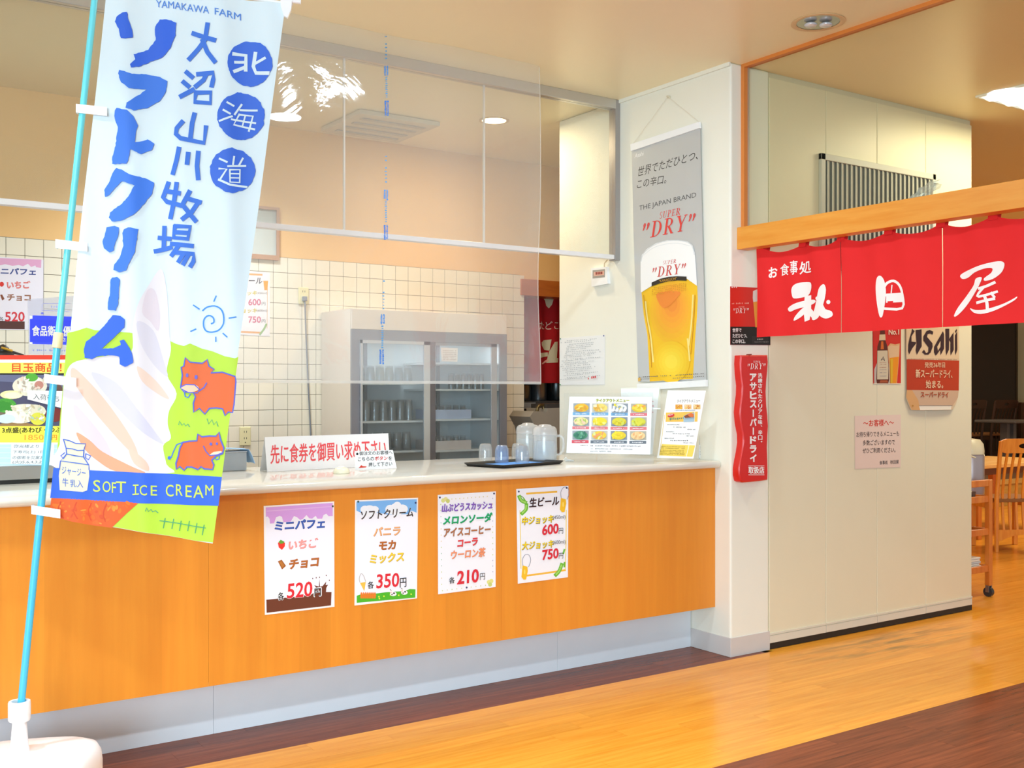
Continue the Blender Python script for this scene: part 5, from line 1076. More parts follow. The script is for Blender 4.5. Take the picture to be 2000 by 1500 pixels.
P.poly([(108, 930), (530, 930), (520, 1140), (102, 1130)], '#eef2f6', 7)
for i, (s_, a, b_, y) in enumerate((('弥光様より', 130, 375, 975), ('下寿司(上) 1日', 120, 420, 1032), ('の御希を欠案お待', 118, 470, 1085), ('(火)5,6,4,3,2', 118, 400, 1130))): P.text(s_, (a, y), (b_, y), 34, '#4a4e58', 8, 0, .2)
P.build('lettering', t)
# blue hygiene plate in a clear stand on the case, and a dark ornament
yh = .70; ph = Plane((0, yh, 0), (1, 0, 0)); KH = (0, 480, 6.25)
t, P = sheet('hygiene_plate', ph, [(335, 655), (1000, 600), (1000, 1330), (350, 1330)], 'clear food hygiene plate with a bright blue panel on top of the display case', 'plate', None, KH, m=clear('plate_acrylic', (.93, .94, .97), .18, (.9, .9, .98)), thick=.003)
P.poly([(360, 855), (1000, 868), (1000, 1212), (360, 1200)], '#f2f4fc', 1); P.poly([(395, 850), (960, 868), (960, 900), (1000, 905), (1000, 1180), (960, 1212), (395, 1200), (395, 1180), (362, 1175), (362, 895), (395, 890)], '#3f4ff0', 2); P.poly([(372, 905), (1000, 915), (1000, 1172), (372, 1165)], '#3a49e8', 3)
P.text('食品衛生優良', (392, 1100), (950, 1108), 125, '#f2ecdc', 4, .02); P.text('店', (760, 1172), (800, 1172), 48, '#f2ecdc', 4)
P.stroke([(525, 705), (850, 705)], 5, '#8a90d8', 2); P.stroke([(515, 715), (512, 790), (850, 800)], 5, '#8a90d8', 2); P.marks((620, 760), (800, 765), 30, '#a8aee2', 6, 2); P.ell(515, 825, 20, 12, '#6a74e0', 3, 8); P.marks((395, 1285), (800, 1290), 22, '#8a94c8', 16, 2)
P.build('lettering', t)
t = empty('dark_ornament', (onY(10, 690, .68).x, .68, z_(695)), 'small dark ornament with a gold accent on top of the display case', 'ornament')
z0 = z_(695) + .001; xo = onY(6, 690, .68).x
obj('body', MB().lathe((xo, .68, z0), [(.04, 0), (.042, .008), (.02, .018), (.022, .03), (.012, .04), (.001, .045)], 16), mat('#2a2622', .4), t, smooth=50)
obj('arm', MB().tube([(xo, .68, z0 + .02), (xo + .04, .68, z0 + .012), (xo + .075, .675, z0 + .003)], [.009, .006, .003], 8), mat('#3a302a', .4), t, smooth=60)
obj('gold_accent', MB().tube([(xo - .01, .655, z0 + .03), (xo + .03, .66, z0 + .018)], .005, 8), mat('#d9a83c', .3, .6), t, smooth=60)

# ================================================================ ON THE TILED WALL
pb = Plane((0, YB - .002, 0), (1, 0, 0))
t, P = sheet('wall_menu_sheet', pb, [(-300, 118), (530, 170), (525, 1030), (-300, 1020)], 'mini parfait menu sheet on the tiled kitchen wall above the display case', 'menu', 'menu sheets on the tiled wall', (0, 480, 6.25), '#efe6ec')
P.poly([(-300, 140), (505, 170), (500, 270), (440, 262), (430, 240), (380, 260), (340, 220), (280, 250), (230, 235), (150, 245), (60, 225), (0, 240), (-300, 240)], '#e6a8c8', 1)
P.poly([(-300, 905), (60, 918), (300, 925), (300, 1020), (-300, 1012)], '#5a3630', 2)
P.text('ミニパフェ', (-105, 345), (435, 360), 80, '#45508c', 3, .035, .1); P.ell(20, 470, 28, 30, '#dc3a30', 3, 12); P.text('いちご', (80, 525), (370, 522), 95, '#e07a72', 3, .05); P.text('チョコ', (85, 672), (375, 678), 85, '#a06a50', 3, .04); P.poly([(0, 600), (25, 595), (55, 650), (25, 668)], '#8a4a30', 3)
P.text('各', (-20, 922), (45, 922), 55, '#3a3634', 4); P.text('520', (60, 925), (300, 925), 118, '#d83c44', 4, .02); P.build('lettering', t)
K9 = (450, 380, 3.75)
t, P = sheet('wall_menu_sheet', pb, [(-60, 545), (290, 572), (288, 1040), (-60, 1020)], 'draft beer menu sheet on the tiled kitchen wall seen through the clear curtain', 'menu', 'menu sheets on the tiled wall', K9, '#efe6e2')
P.stroke([(-40, 575), (230, 588)], 14, '#eba86a', 2); P.stroke([(-40, 1002), (225, 1012)], 14, '#eba86a', 2); P.stroke([(270, 690), (268, 980)], 4, '#e8b88a', 2)
P.text('生ビール', (20, 655), (230, 655), 50, '#4a4450', 3, .02, .15); P.poly([(240, 632), (275, 632), (270, 700), (248, 700)], '#eea23c', 3); P.ell(250, 605, 20, 22, '#f0e4e4', 3, 12)
for yy, ml, pr in ((738, '(450ml)', '600'), (866, '(600ml)', '750')): P.text('中ジョッキ' if pr == '600' else '大ジョッキ', (0, yy), (190, yy), 34, '#d9c03c', 3, .03, .15); P.text(ml, (192, yy - 4), (268, yy - 4), 20, '#8a8078', 3); P.text(pr, (130, yy + 74), (222, yy + 74), 48, '#d86a84', 3, .02); P.text('円', (228, yy + 74), (255, yy + 74), 24, '#6a6460', 3)
P.stroke([(215, 1025), (245, 985), (262, 950)], 14, '#9ab87a', 3); P.build('lettering', t)
t = empty('wall_frame', onY(515, 460, YB), 'thin wooden picture frame with a pale certificate above the tiles beside the banner', 'picture frame')
f0 = [pb.pt(450 + x / 3.75, 380 + y / 3.75) for x, y in ((60, 100), (350, 100), (350, 485), (60, 485))]
ux0, ux1, zz1, zz0 = f0[0][0], f0[1][0], f0[1][1], f0[2][1]
yb_ = YB - .004
fr = mat('#b98a6a', .45)
for n_, bx_ in (('frame_side', ((ux0, yb_ - .02, zz0), (ux0 + .018, yb_, zz1))), ('frame_side', ((ux1 - .018, yb_ - .02, zz0), (ux1, yb_, zz1))), ('frame_side', ((ux0 + .018, yb_ - .02, zz1 - .018), (ux1 - .018, yb_, zz1))), ('frame_side', ((ux0 + .018, yb_ - .02, zz0), (ux1 - .018, yb_, zz0 + .03)))): obj(n_, MB().box(*bx_), fr, t)
obj('certificate', MB().box((ux0 + .018, yb_ - .006, zz0 + .03), (ux1 - .018, yb_ - .002, zz1 - .018)), mat('#e6e0d8', .5), t)
obj('glass', MB().box((ux0 + .018, yb_ - .012, zz0 + .03), (ux1 - .018, yb_ - .010, zz1 - .018)), m_glass, t)
def outlet(px, py, label, w_=.072, h_=.118):
    c = onY(px, py, YB - .002); t = empty('wall_outlet', c, label, 'outlet')
    obj('cover', MB().box((c.x - w_ / 2, YB - .014, c.z - h_ / 2), (c.x + w_ / 2, YB - .0022, c.z + h_ / 2), .004), mat('#ecdfae', .4), t)
    mb = MB()
    for zz in (.028, -.012):
        for xx in (-.009, .006): mb.box((c.x + xx, YB - .0146, c.z + zz - .006), (c.x + xx + .003, YB - .0139, c.z + zz + .006))
    mb.box((c.x - .003, YB - .0146, c.z - .042), (c.x + .003, YB - .0139, c.z - .036)); obj('slot_pattern', mb, m_black, t); return t, c
outlet(478, 852, 'cream double power outlet low on the tiles behind the grey box')
t, c = outlet(592, 578, 'cream power outlet high on the tiles with a long grey cord hanging down', .07, .11)
obj('plug', MB().box((c.x - .014, YB - .04, c.z - .035), (c.x + .014, YB - .0148, c.z - .005), .003), mat('#8a8c94', .5), t)
obj('cord', MB().tube([(c.x, YB - .03, c.z - .03), (c.x + .012, YB - .02, c.z - .25), (c.x + .03, YB - .012, c.z - .55), (c.x + .06, YB - .012, c.z - 1.1)], .005, 8), mat('#85878c', .5), t, smooth=60)

# ================================================================ GLASS-DOOR COOLER
yf = 2.142; fx0, fx1 = onY(687, 700, yf).x, onY(990, 700, yf).x; fz = 1.89; fyb = YB - .01
t = empty('glass_door_cooler', ((fx0 + fx1) / 2, 2.37, 0), 'beige two-door glass cooler full of glassware behind the counter', 'cooler')
m_f = mat('#e2d4c2', .4); m_fi = mat('#dfe6e8', .4); m_fg = mat('#8d8d94', .4, .3)
def fzz(py): return onY(840, py, yf).z
zh = fzz(648); zg = fzz(668)
obj('body', MB().box((fx0, yf + .02, .06), (fx0 + .03, fyb, fz)).box((fx1 - .03, yf + .02, .06), (fx1, fyb, fz)).box((fx0 + .03, fyb - .03, .06), (fx1 - .03, fyb, fz)).box((fx0 + .03, yf + .02, zh), (fx1 - .03, fyb - .03, fz)).box((fx0 + .03, yf + .02, .06), (fx1 - .03, fyb - .03, .25)), m_f, t)
obj('liner', MB().box((fx0 + .0305, fyb - .034, .25), (fx1 - .0305, fyb - .0305, zh)).box((fx0 + .0305, yf + .05, .2505), (fx0 + .034, fyb - .035, zh)).box((fx1 - .034, yf + .05, .2505), (fx1 - .0305, fyb - .035, zh)), m_fi, t)
obj('header', MB().box((fx0, yf, zh), (fx1, yf + .019, fz), .003), m_f, t)
obj('kick_panel', MB().box((fx0, yf, .06), (fx1, yf + .019, .25), .003), m_f, t)
for x in (fx0 + .04, fx1 - .04): obj('foot', MB().lathe((x, yf + .06, 0.001), [(.018, 0), (.018, .02), (.01, .06)], 12), m_black, t)
fr_ = MB().box((fx0, yf, zg), (fx1, yf + .019, zh)).box((fx0, yf, .25), (fx0 + .055, yf + .019, zg)).box((fx1 - .055, yf, .25), (fx1, yf + .019, zg))
obj('front_frame', fr_, m_fg, t)
def fx(px): return onY(px, 760, yf).x
m_door = clear('cooler_glass', (.93, .95, .96), .05, (.85, .9, .95), gl=.8)
for n_, x0, x1, yy in (('door', fx(703), fx(838), yf - .002), ('door', fx(838), fx(972), yf + .02)):
    m_al = mat('#c9ccce', .35, .4); sw = .045
    d_ = obj(n_, MB().box((x0, yy - .012, .26), (x0 + (.012 if n_ and x0 < fx(800) else .05), yy, zg)).box((x1 - sw, yy - .012, .26), (x1, yy, zg)).box((x0, yy - .012, zg - .02), (x1, yy, zg)).box((x0, yy - .012, .26), (x1, yy, .29)), m_al if x0 < fx(800) else mat('#b4b6ba', .35, .3), t)
    obj('door_glass', MB().box((x0 + .012, yy - .007, .29), (x1 - sw, yy - .004, zg - .02)), m_door, d_)
obj('centre_post', MB().box((fx(838), yf + .002, .26), (fx(851), yf + .019, zg)), mat('#77757c', .4, .3), t)
SHL = []; m_sh = mat('#e2e6e6', .35)
def shz(py, px=770): return onY(px, py, yf + .05).z
for side, xa, xb, ys in (('L', fx0 + .036, fx(840), (748, 822, 881)), ('R', fx(848), fx1 - .036, (709, 760, 818, 878))):
    for py in ys:
        z = shz(py, 770 if side == 'L' else 905); obj('shelf', MB().box((xa, yf + .045, z - .012), (xb, fyb - .036, z)), m_sh, t); SHL.append((side, xa, xb, z))
    obj('bracket_rail', MB().box(((xa + xb) / 2 - .012, fyb - .044, .3), ((xa + xb) / 2 + .012, fyb - .0345, zg)), m_fg, t)
m_gl = clear('tumbler_glass', (.86, .88, .88), .12, (.85, .88, .9), .05, 1.6)
def cooler_glass(x, y, z, r, h, label, grp, proto={}):
    k = (r, h)
    if k not in proto:
        t = empty('drinking_glass', (0, 0, 0), label, 'glass', grp)
        obj('cup', MB().lathe((0, 0, 0), [(r, .0), (r * .97, h * .5), (r * .85, h * .97), (r * .8, h), (.001, h), (.001, h - .01), (r * .76, h - .011), (r * .9, h * .5), (r - .003, 0)], 14, False), m_gl, t, smooth=50)
        proto[k] = t; c = t
    else: c = dup(proto[k]); c['label'] = label; c['group'] = grp
    c.location = (x, y, z + .0006); ORG[c.name] = Vector((x, y, z)); return c
Lz = sorted([s_[3] for s_ in SHL if s_[0] == 'L']); Rz = sorted([s_[3] for s_ in SHL if s_[0] == 'R'])
xa, xb = fx0 + .08, fx(828)
for i in range(7):
    for j in range(2): cooler_glass(xa + i * .062, yf + .09 + j * .1, Lz[1], .028, .135, 'clear drinking glass upside down on the left middle shelf of the cooler', 'glasses on the cooler left middle shelf')
for i in range(6): cooler_glass(xa + .01 + i * .07, yf + .1, Lz[0], .032, .12, 'clear drinking glass on the lowest visible left shelf of the cooler', 'glasses on the cooler lowest left shelf')
for i in range(6): cooler_glass(xa + .03 + i * .068, yf + .1, Lz[2], .03, .11, 'clear drinking glass on the upper left shelf of the cooler', 'glasses on the cooler upper left shelf')
xr0 = fx(858)
for i in range(6): cooler_glass(xr0 + .15 + i * .048, yf + .1, Rz[2], .021, .105, 'slim clear glass on the upper right shelf of the cooler', 'slim glasses on the cooler right shelf')
for zz, c_, lab in ((Rz[1], '#b9c6e0', 'pale blue plastic tray of glasses on the right middle shelf of the cooler'), (Rz[0], '#d9cfca', 'pinkish grey plastic tray of glasses on the lower right shelf of the cooler')):
    t2 = empty('glass_tray', (xr0 + .14, yf + .16, zz), lab, 'tray')
    x0, x1, y0, y1 = xr0 - .01, xr0 + .285, yf + .06, yf + .30
    obj('tray_body', MB().box((x0, y0, zz + .0008), (x1, y1, zz + .006)).box((x0, y0, zz + .006), (x1, y0 + .004, zz + .062)).box((x0, y1 - .004, zz + .006), (x1, y1, zz + .062)).box((x0, y0 + .004, zz + .006), (x0 + .004, y1 - .004, zz + .062)).box((x1 - .004, y0 + .004, zz + .006), (x1, y1 - .004, zz + .062)), mat(c_, .5), t2)
    for i in range(5): cooler_glass(x0 + .035 + i * .056, y0 + .05, zz + .007, .022, .085, 'small clear glass standing in a plastic tray inside the cooler', 'small glasses in the cooler trays')
pfr = Plane((0, yf - .012, 0), (1, 0, 0)); KF = (680, 620, 5.172)
t3, P = sheet('cooler_note', Plane((0, yf + .012, 0), (1, 0, 0)), [(935, 305), (1105, 312), (1102, 448), (942, 445)], 'small white printed note stuck on the right glass door of the cooler', 'note', None, KF, '#f0ece8')
for i in range(6): P.marks((955, 340 + i * 18), (1090, 342 + i * 18), 9, '#b8a8a4', 12, 2)
P.build('lettering', t3)
t3, P = sheet('round_sticker', Plane((0, yf + .012, 0), (1, 0, 0)), [(1475 + 26 * math.cos(a), 322 + 32 * math.sin(a)) for a in [2 * math.pi * i / 20 for i in range(20)]], 'round blue sticker at the upper right of the cooler door', 'sticker', None, KF, '#5b8fe0')
P.ell(1475, 325, 12, 12, '#a9c8f4', 2, 12); P.build('lettering', t3)

area('cooler_fill', ((fx0 + fx1) / 2, yf + .08, zg - .01), ((fx0 + fx1) / 2, yf + .22, .9), 1.0, 1.8, (.86, .95, 1), .03)  # unseen strip under the header, added to brighten the dark cooler interior
# ================================================================ KITCHEN BEYOND THE DOORWAY
yk = 2.78; pk2 = Plane((0, yk, 0), (1, 0, 0)); KK = (960, 500, 5.769)
t = empty('kitchen_curtain', (.9, yk, 1.4), 'dark red kitchen doorway curtain with white characters seen past the clear sheet', 'curtain')
x0 = onY(1016, 600, yk).x; x1 = onY(1120, 600, yk).x; z1 = onY(1070, 574, yk).z; z0 = onY(1070, 748, yk).z
def kdz(u, v): return .012 * math.sin(u * 42)
mb = MB(); NU, NV = 40, 8
mb.v = [pk2.xyz((x0 + (x1 - x0) * i / NU, z0 + (z1 - z0) * j / NV), kdz(x0 + (x1 - x0) * i / NU, 0)) for j in range(NV + 1) for i in range(NU + 1)]
mb.f = [(j * (NU + 1) + i, j * (NU + 1) + i + 1, (j + 1) * (NU + 1) + i + 1, (j + 1) * (NU + 1) + i) for j in range(NV) for i in range(NU)]; mb.m = [0] * len(mb.f)
ck = obj('cloth', mb, mat('#a81c22', .8, spec=.15), t, smooth=80)
obj('rod', MB().tube([(x0 - .3, yk, z1 + .002), (x1 + .4, yk, z1 + .002)], .01, 8), m_black, t)
P = Print(pk2, KK, base=.002, step=.0001); CK = '#cfc6a8'
P.poly([(570, 462), (730, 458), (690, 490), (675, 550), (650, 590), (625, 560), (610, 500)], CK, 1)
P.text('たどころ', (530, 828), (830, 826), 90, '#efe0d0', 2)
P.poly([(555, 975), (590, 950), (672, 940), (655, 1065), (600, 1058), (560, 1010)], CK, 2); P.poly([(530, 1095), (640, 1085), (640, 1130), (535, 1148)], CK, 2); P.poly([(700, 970), (740, 965), (735, 1060), (725, 1150), (748, 1150), (742, 1200), (625, 1205), (650, 1080)], CK, 2); P.poly([(560, 1210), (640, 1160), (650, 1185), (570, 1222)], '#e8a898', 2)
P.build('lettering', ck, kdz, edge=.02)
ys_ = 3.0
zs = lambda py, px=1060: onY(px, py, ys_).z
xk0 = onY(1018, 780, ys_).x
t = empty('kitchen_rack', (xk0 + .6, ys_ + .2, 0), 'dark steel kitchen rack with pots and plates beyond the doorway', 'rack')
m_rk = mat('#5d646a', .4, .5)
for x, y in ((xk0 + .01, ys_), (xk0 + 1.2, ys_), (xk0 + .01, ys_ + .4), (xk0 + 1.2, ys_ + .4)): obj('post', MB().tube([(x, y, 0.001), (x, y, 1.9)], .013, 10), m_rk, t, smooth=60)
sz = [zs(783), zs(890), .45]
for z in sz: obj('shelf', MB().box((xk0, ys_ - .01, z - .03), (xk0 + 1.21, ys_ + .41, z)), m_rk, t)
obj('notice_tag', MB().box((onY(1024, 800, ys_ - .012).x, ys_ - .013, zs(798)), (onY(1046, 800, ys_ - .012).x, ys_ - .011, zs(786))), mat('#b9c0c0', .5), t)
def pot(px, r, h, z, label, c='#a9adb0'):
    p = onY(px, 770, ys_ + .12); t = empty('steel_pot', (p.x, ys_ + .14, z), label, 'pot', 'steel pots on the kitchen rack')
    obj('pot_body', MB().lathe((p.x, ys_ + .14, z + .001), [(r * .95, 0), (r, .01), (r, h), (r * 1.04, h + .004), (r * .97, h + .004), (r * .96, .012), (.001, .012)], 24, False), mat(c, .25, .9), t, smooth=40)
pot(1025, .06, .12, sz[0], 'squat steel pot at the left of the kitchen rack shelf', '#8f9496'); pot(1054, .07, .16, sz[0], 'tall shiny steel pot in the middle of the kitchen rack shelf'); pot(1090, .10, .14, sz[0], 'dark steel pot at the right of the kitchen rack shelf', '#4a4d4e')
# stainless hood-shaped machine beside the doorway
ym = 2.05; pm_ = Plane((0, ym, 0), (1, 0, 0)); KQ = (1000, 700, 10.0)
P = Print(pm_, KQ)
t = empty('steel_machine', (onY(1070, 800, ym).x, ym + .15, 0), 'angular brushed steel kitchen machine behind the pitchers', 'machine')
prof = [P.uv(p) for p in ((350, 1140), (425, 1030), (560, 1035), (690, 1050), (690, 975), (1110, 960), (1110, 1800), (560, 1800), (450, 1330))]
obj('housing', MB().prism(pm_, prof, -.25, 0), mat('#aba294', .35, .35), t)
obj('stand', MB().box((prof[7][0], ym + .02, .002), (prof[6][0], ym + .24, prof[6][1])), m_steel, t)
obj('pipe', MB().tube([pm_.xyz(P.uv(p), -.05) for p in ((570, 1060), (585, 960), (640, 915), (700, 910), (700, 990))], .012, 10), mat('#6a5a3a', .3, .8), t, smooth=60)
obj('top_cover', MB().prism(pm_, [P.uv(p) for p in ((700, 890), (1110, 880), (1110, 965), (700, 975))], -.2, -.01), mat('#3a3634', .5), t)

# ================================================================ CLEAR HANGING SHEET WITH BLUE PRINT
ysh = .6; psh = Plane((0, ysh, 0), (1, 0, 0))
xs0 = onY(330, 500, ysh).x; xs1 = onY(1056, 500, ysh).x; zs0 = onY(800, 748, ysh).z
def sd(u, v): e = max(0, 1 - (xs1 - u) / .3); return .010 * math.sin(u * 5 + 1) + .006 * math.sin(u * 13 + v * 2) + .012 * e * math.sin(v * 6) + .004 * math.sin(v * 9 + u * 6) * max(0, v - 2.2)
mb = MB(); NU, NV = 70, 70
for j in range(NV + 1):
    for i in range(NU + 1):
        v = zs0 + (CEIL - .002 - zs0) * j / NV; u = xs0 + (xs1 - xs0) * i / NU
        if i == NU: u += .008 * math.sin(v * 5) - .006
        mb.v.append(psh.xyz((u, v), sd(u, v)))
mb.f = [(j * (NU + 1) + i, j * (NU + 1) + i + 1, (j + 1) * (NU + 1) + i + 1, (j + 1) * (NU + 1) + i) for j in range(NV) for i in range(NU)]; mb.m = [0] * len(mb.f)
t = empty('clear_sheet', ((xs0 + xs1) / 2, ysh, zs0), 'large clear vinyl splash sheet hanging from the ceiling over the counter', 'vinyl sheet')
vs_ = obj('vinyl', mb, clear('vinyl', (.985, .985, .99), .21, (.97, .98, 1), .06, 1.3, .4), t, smooth=80)
m_hem = clear('vinyl_hem', (.95, .94, .9), .42, (.97, .96, .93), .1, 1.0)
for nm, A_, B_ in (('hem', (xs0, zs0), (xs1, zs0)), ('hem', (xs1 - .004, zs0), (xs1 - .004, CEIL - .01))):
    vv = []; n = 60
    for i in range(n + 1):
        u = A_[0] + (B_[0] - A_[0]) * i / n; v = A_[1] + (B_[1] - A_[1]) * i / n
        if A_[1] == B_[1]: vv += [psh.xyz((u, v - .004), sd(u, v) + .002), psh.xyz((u, v + .010), sd(u, v) + .002)]
        else: q_ = .008 * math.sin(v * 5) - .002; vv += [psh.xyz((u + q_ - .005, v), sd(u, v) + .002), psh.xyz((u + q_ + .001, v), sd(u, v) + .002)]
    obj(nm, MB().add(vv, [(2 * i, 2 * i + 1, 2 * i + 3, 2 * i + 2) for i in range(n)]), m_hem, t)
P = Print(psh, (0, 0, 1), base=.004, step=.0001); random.seed(13)
cb = [mat(c, .6, vary=0) for c in ('#3f8fe0', '#5aa0d8', '#2f7ad8')]
def col(y0_, y1_, x_, dens, c, w_=6):
    if w_ > 6: col(y0_, y1_, x_ - 2.2, .5, c, 4.6); col(y0_, y1_, x_ + 2.4, .6, c, 4.2); return
    y = y0_
    while y < y1_:
        h_ = random.uniform(1.2, 3.2); P.poly([(x_ - w_ / 2 + random.uniform(0, 1.5), y), (x_ + w_ / 2 - random.uniform(0, 1.5), y), (x_ + w_ / 2 - random.uniform(0, 1.5), y + h_), (x_ - w_ / 2 + random.uniform(0, 1.5), y + h_)], c, 1); y += h_ + dens
for yo, xx in ((62, 755.5), (305, 753), (548, 748)):
    for a, b_, dn, k_ in ((0, 8, 6, 1), (22, 56, 4.5, 1), (66, 84, 1.2, 0), (88, 130, 1.8, 1), (135, 163, .5, 2)):
        q_ = (lambda y: xx - (y - yo) * .01 * (1 if yo < 500 else 3)); col(yo + a, yo + b_, q_(yo + a), dn, cb[k_], 5 if k_ == 1 else 8)
o = P.build('lettering', t, sd, edge=.03)
# ================================================================ CEILING FITTINGS
c = onZ(1598, 43, CEIL)
t = empty('ceiling_downlight', (c.x, c.y, CEIL), 'round recessed downlight with two unlit bulbs beside the entrance glass', 'ceiling light', 'ceiling downlights')
R_ = .108
obj('trim_ring', MB().lathe((c.x, c.y, CEIL), [(R_ * .88, -.001), (R_ + .012, -.001), (R_ + .014, -.004), (R_, -.006), (R_ * .9, -.003)], 36, False), mat('#e6c79a', .4), t, smooth=40)
obj('reflector', MB().lathe((c.x, c.y, CEIL), [(R_ * .9, -.002), (R_ * .6, -.0015), (.001, -.001)], 36, False), mat('#c9c9c6', .2, .85), t, smooth=60)
for s_ in (-.035, .035):
    q = Vector((c.x, c.y, CEIL - .014)) + RT * s_; bm = bmesh.new(); bmesh.ops.create_uvsphere(bm, u_segments=16, v_segments=10, radius=1)
    for v in bm.verts: v.co = Vector((v.co.x * .03, v.co.y * .03, v.co.z * .012)) + q
    obj('bulb', MB().bm(bm), mat('#d9dadc', .15, .3), t, smooth=80)
for px, py, e, lab in ((965, 235, 14, 'lit warm downlight in the kitchen ceiling seen through the clear sheet'),):
    c = onZ(px, py, CEIL)
    t = empty('ceiling_downlight', (c.x, c.y, CEIL), lab, 'ceiling light', 'ceiling downlights')
    obj('trim_ring', MB().lathe((c.x, c.y, CEIL), [(.075, -.001), (.095, -.001), (.096, -.004), (.08, -.006), (.075, -.003)], 36, False), mat('#e6c79a', .4), t, smooth=40)
    obj('lamp_disc', MB().lathe((c.x, c.y, CEIL), [(.076, -.003), (.04, -.006), (.001, -.007)], 30, False), mat('#ffe2a8', .5, emit=e, vary=0), t, smooth=60)
a = onZ(1905, 187, CEIL)
t = empty('ceiling_panel_light', (a.x + .6, a.y - .3, CEIL), 'white lit ceiling panel light in the restaurant at the upper right', 'ceiling light')
LX, LY = 1.2, .62
obj('frame', MB().box((a.x, a.y - LY, CEIL - .012), (a.x + LX, a.y - LY + .012, CEIL - .001)).box((a.x, a.y - .012, CEIL - .012), (a.x + LX, a.y, CEIL - .001)).box((a.x, a.y - LY + .012, CEIL - .012), (a.x + .012, a.y - .012, CEIL - .001)).box((a.x + LX - .012, a.y - LY + .012, CEIL - .012), (a.x + LX, a.y - .012, CEIL - .001)), m_white, t)
md = mat('#f2f8ff', .5, emit=1.15, vary=0); n = 6; w_ = (LX - .03) / n
for i in range(n):
    x0 = a.x + .015 + i * w_
    mb = MB().add([(x0, a.y - LY + .014, CEIL - .002), (x0 + w_ / 2, a.y - LY + .014, CEIL - .02), (x0 + w_, a.y - LY + .014, CEIL - .002), (x0, a.y - .014, CEIL - .002), (x0 + w_ / 2, a.y - .014, CEIL - .02), (x0 + w_, a.y - .014, CEIL - .002)], [(0, 1, 4, 3), (1, 2, 5, 4)])
    obj('diffuser', mb, md, t)
c = onZ(742, 243, CEIL)
t = empty('ceiling_vent', (c.x, c.y, CEIL), 'pale square air vent in the kitchen ceiling behind the clear sheet', 'vent')
obj('frame', MB().box((c.x - .28, c.y - .28, CEIL - .03), (c.x + .28, c.y + .28, CEIL - .001), .006), mat('#d8cdb8', .5), t)
for i in range(4): obj('slat', MB().box((c.x - .22, c.y - .2 + i * .12, CEIL - .036), (c.x + .22, c.y - .16 + i * .12, CEIL - .031)), mat('#b9b2a6', .5), t)

# ================================================================ RESTAURANT SIDE
m_cw = wood('cart_wood', '#c9661c', '#e08a34', (5, 5, .6), 5, .35, .03); m_ch = wood('chair_wood', '#d2781c', '#eea03c', (5, 5, .6), 5, .35, .03); m_tt = wood('table_wood', '#e3a85a', '#f3c682', (.7, 6, 6), 4, .25)
# serving cart half behind the partition
p = onZ(1931, 1165, 0.0); cx1, cy0 = p.x, p.y; cx0 = cx1 - .78; cy1 = cy0 + .42
pcx = Plane((0, cy0, 0), (1, 0, 0)); zc = lambda py: onY(1925, py, cy0).z
t = empty('serving_cart', ((cx0 + cx1) / 2, (cy0 + cy1) / 2, 0), 'orange wooden serving cart on casters, half hidden by the partition edge', 'cart')
for x in (cx0, cx1):
    for y in (cy0, cy1):
        obj('post', MB().box((x - .018, y - .018, .075), (x + .018, y + .018, zc(937)), .003), m_cw, t)
        w1 = obj('caster', MB().tube([(x - .014, y, .0325), (x + .014, y, .0325)], .032, 20), mat('#2e3236', .4), t, smooth=40)
        obj('caster_fork', MB().box((x - .02, y - .012, .03), (x - .015, y + .012, .075)).box((x + .015, y - .012, .03), (x + .02, y + .012, .075)), m_steel, w1)
for py in (972, 1036, 1108):
    z = zc(py)
    obj('shelf', MB().box((cx0 + .018, cy0, z - .012), (cx1 - .018, cy1, z - .004)), m_cw, t)
    for y in (cy0, cy1): obj('rail', MB().box((cx0 + .018, y - .01, z - .03), (cx1 - .018, y + .01, z + .012), .002), m_cw, t)
    for x in (cx0, cx1): obj('rail', MB().box((x - .01, cy0 + .018, z - .03), (x + .01, cy1 - .018, z + .012), .002), m_cw, t)
for y in (cy0, cy1): obj('rail', MB().box((cx0 + .018, y - .012, zc(950)), (cx1 - .018, y + .012, zc(937)), .003), m_cw, t)
obj('brace', MB().box((cx0 + .018, cy1 - .008, .11), (cx1 - .018, cy1 + .008, .19)), mat('#7a3212', .5), t)
zt = zc(972) - .004
q = onY(1896, 900, cy0 + .2)
t = empty('thermos_pot', (q.x, cy0 + .2, zt), 'grey and cream insulated pot with a carrying handle on the serving cart', 'thermos')
zz = zt + .001; HH = onY(1896, 856, cy0 + .2).z - zz
obj('pot_body', MB().lathe((q.x, cy0 + .2, zz), [(.07, 0), (.085, .006), (.088, .02), (.088, HH * .68), (.083, HH * .72)], 28), mat('#a39799', .35, .4), t, smooth=40)
obj('lid', MB().lathe((q.x, cy0 + .2, zz + HH * .72), [(.087, 0), (.088, HH * .06), (.082, HH * .18), (.06, HH * .26), (.001, HH * .28)], 28), mat('#d8ceb0', .35), t, smooth=40)
obj('handle', MB().tube([(q.x + .1 * math.cos(a), cy0 + .2 - .075 * math.sin(a) , zz + HH * .78 - .05 * math.sin(a)) for a in [math.pi * i / 12 for i in range(13)]], .007, 8), mat('#d8ceb0', .35), t, smooth=60)
z3 = zc(1108) - .004; random.seed(2)
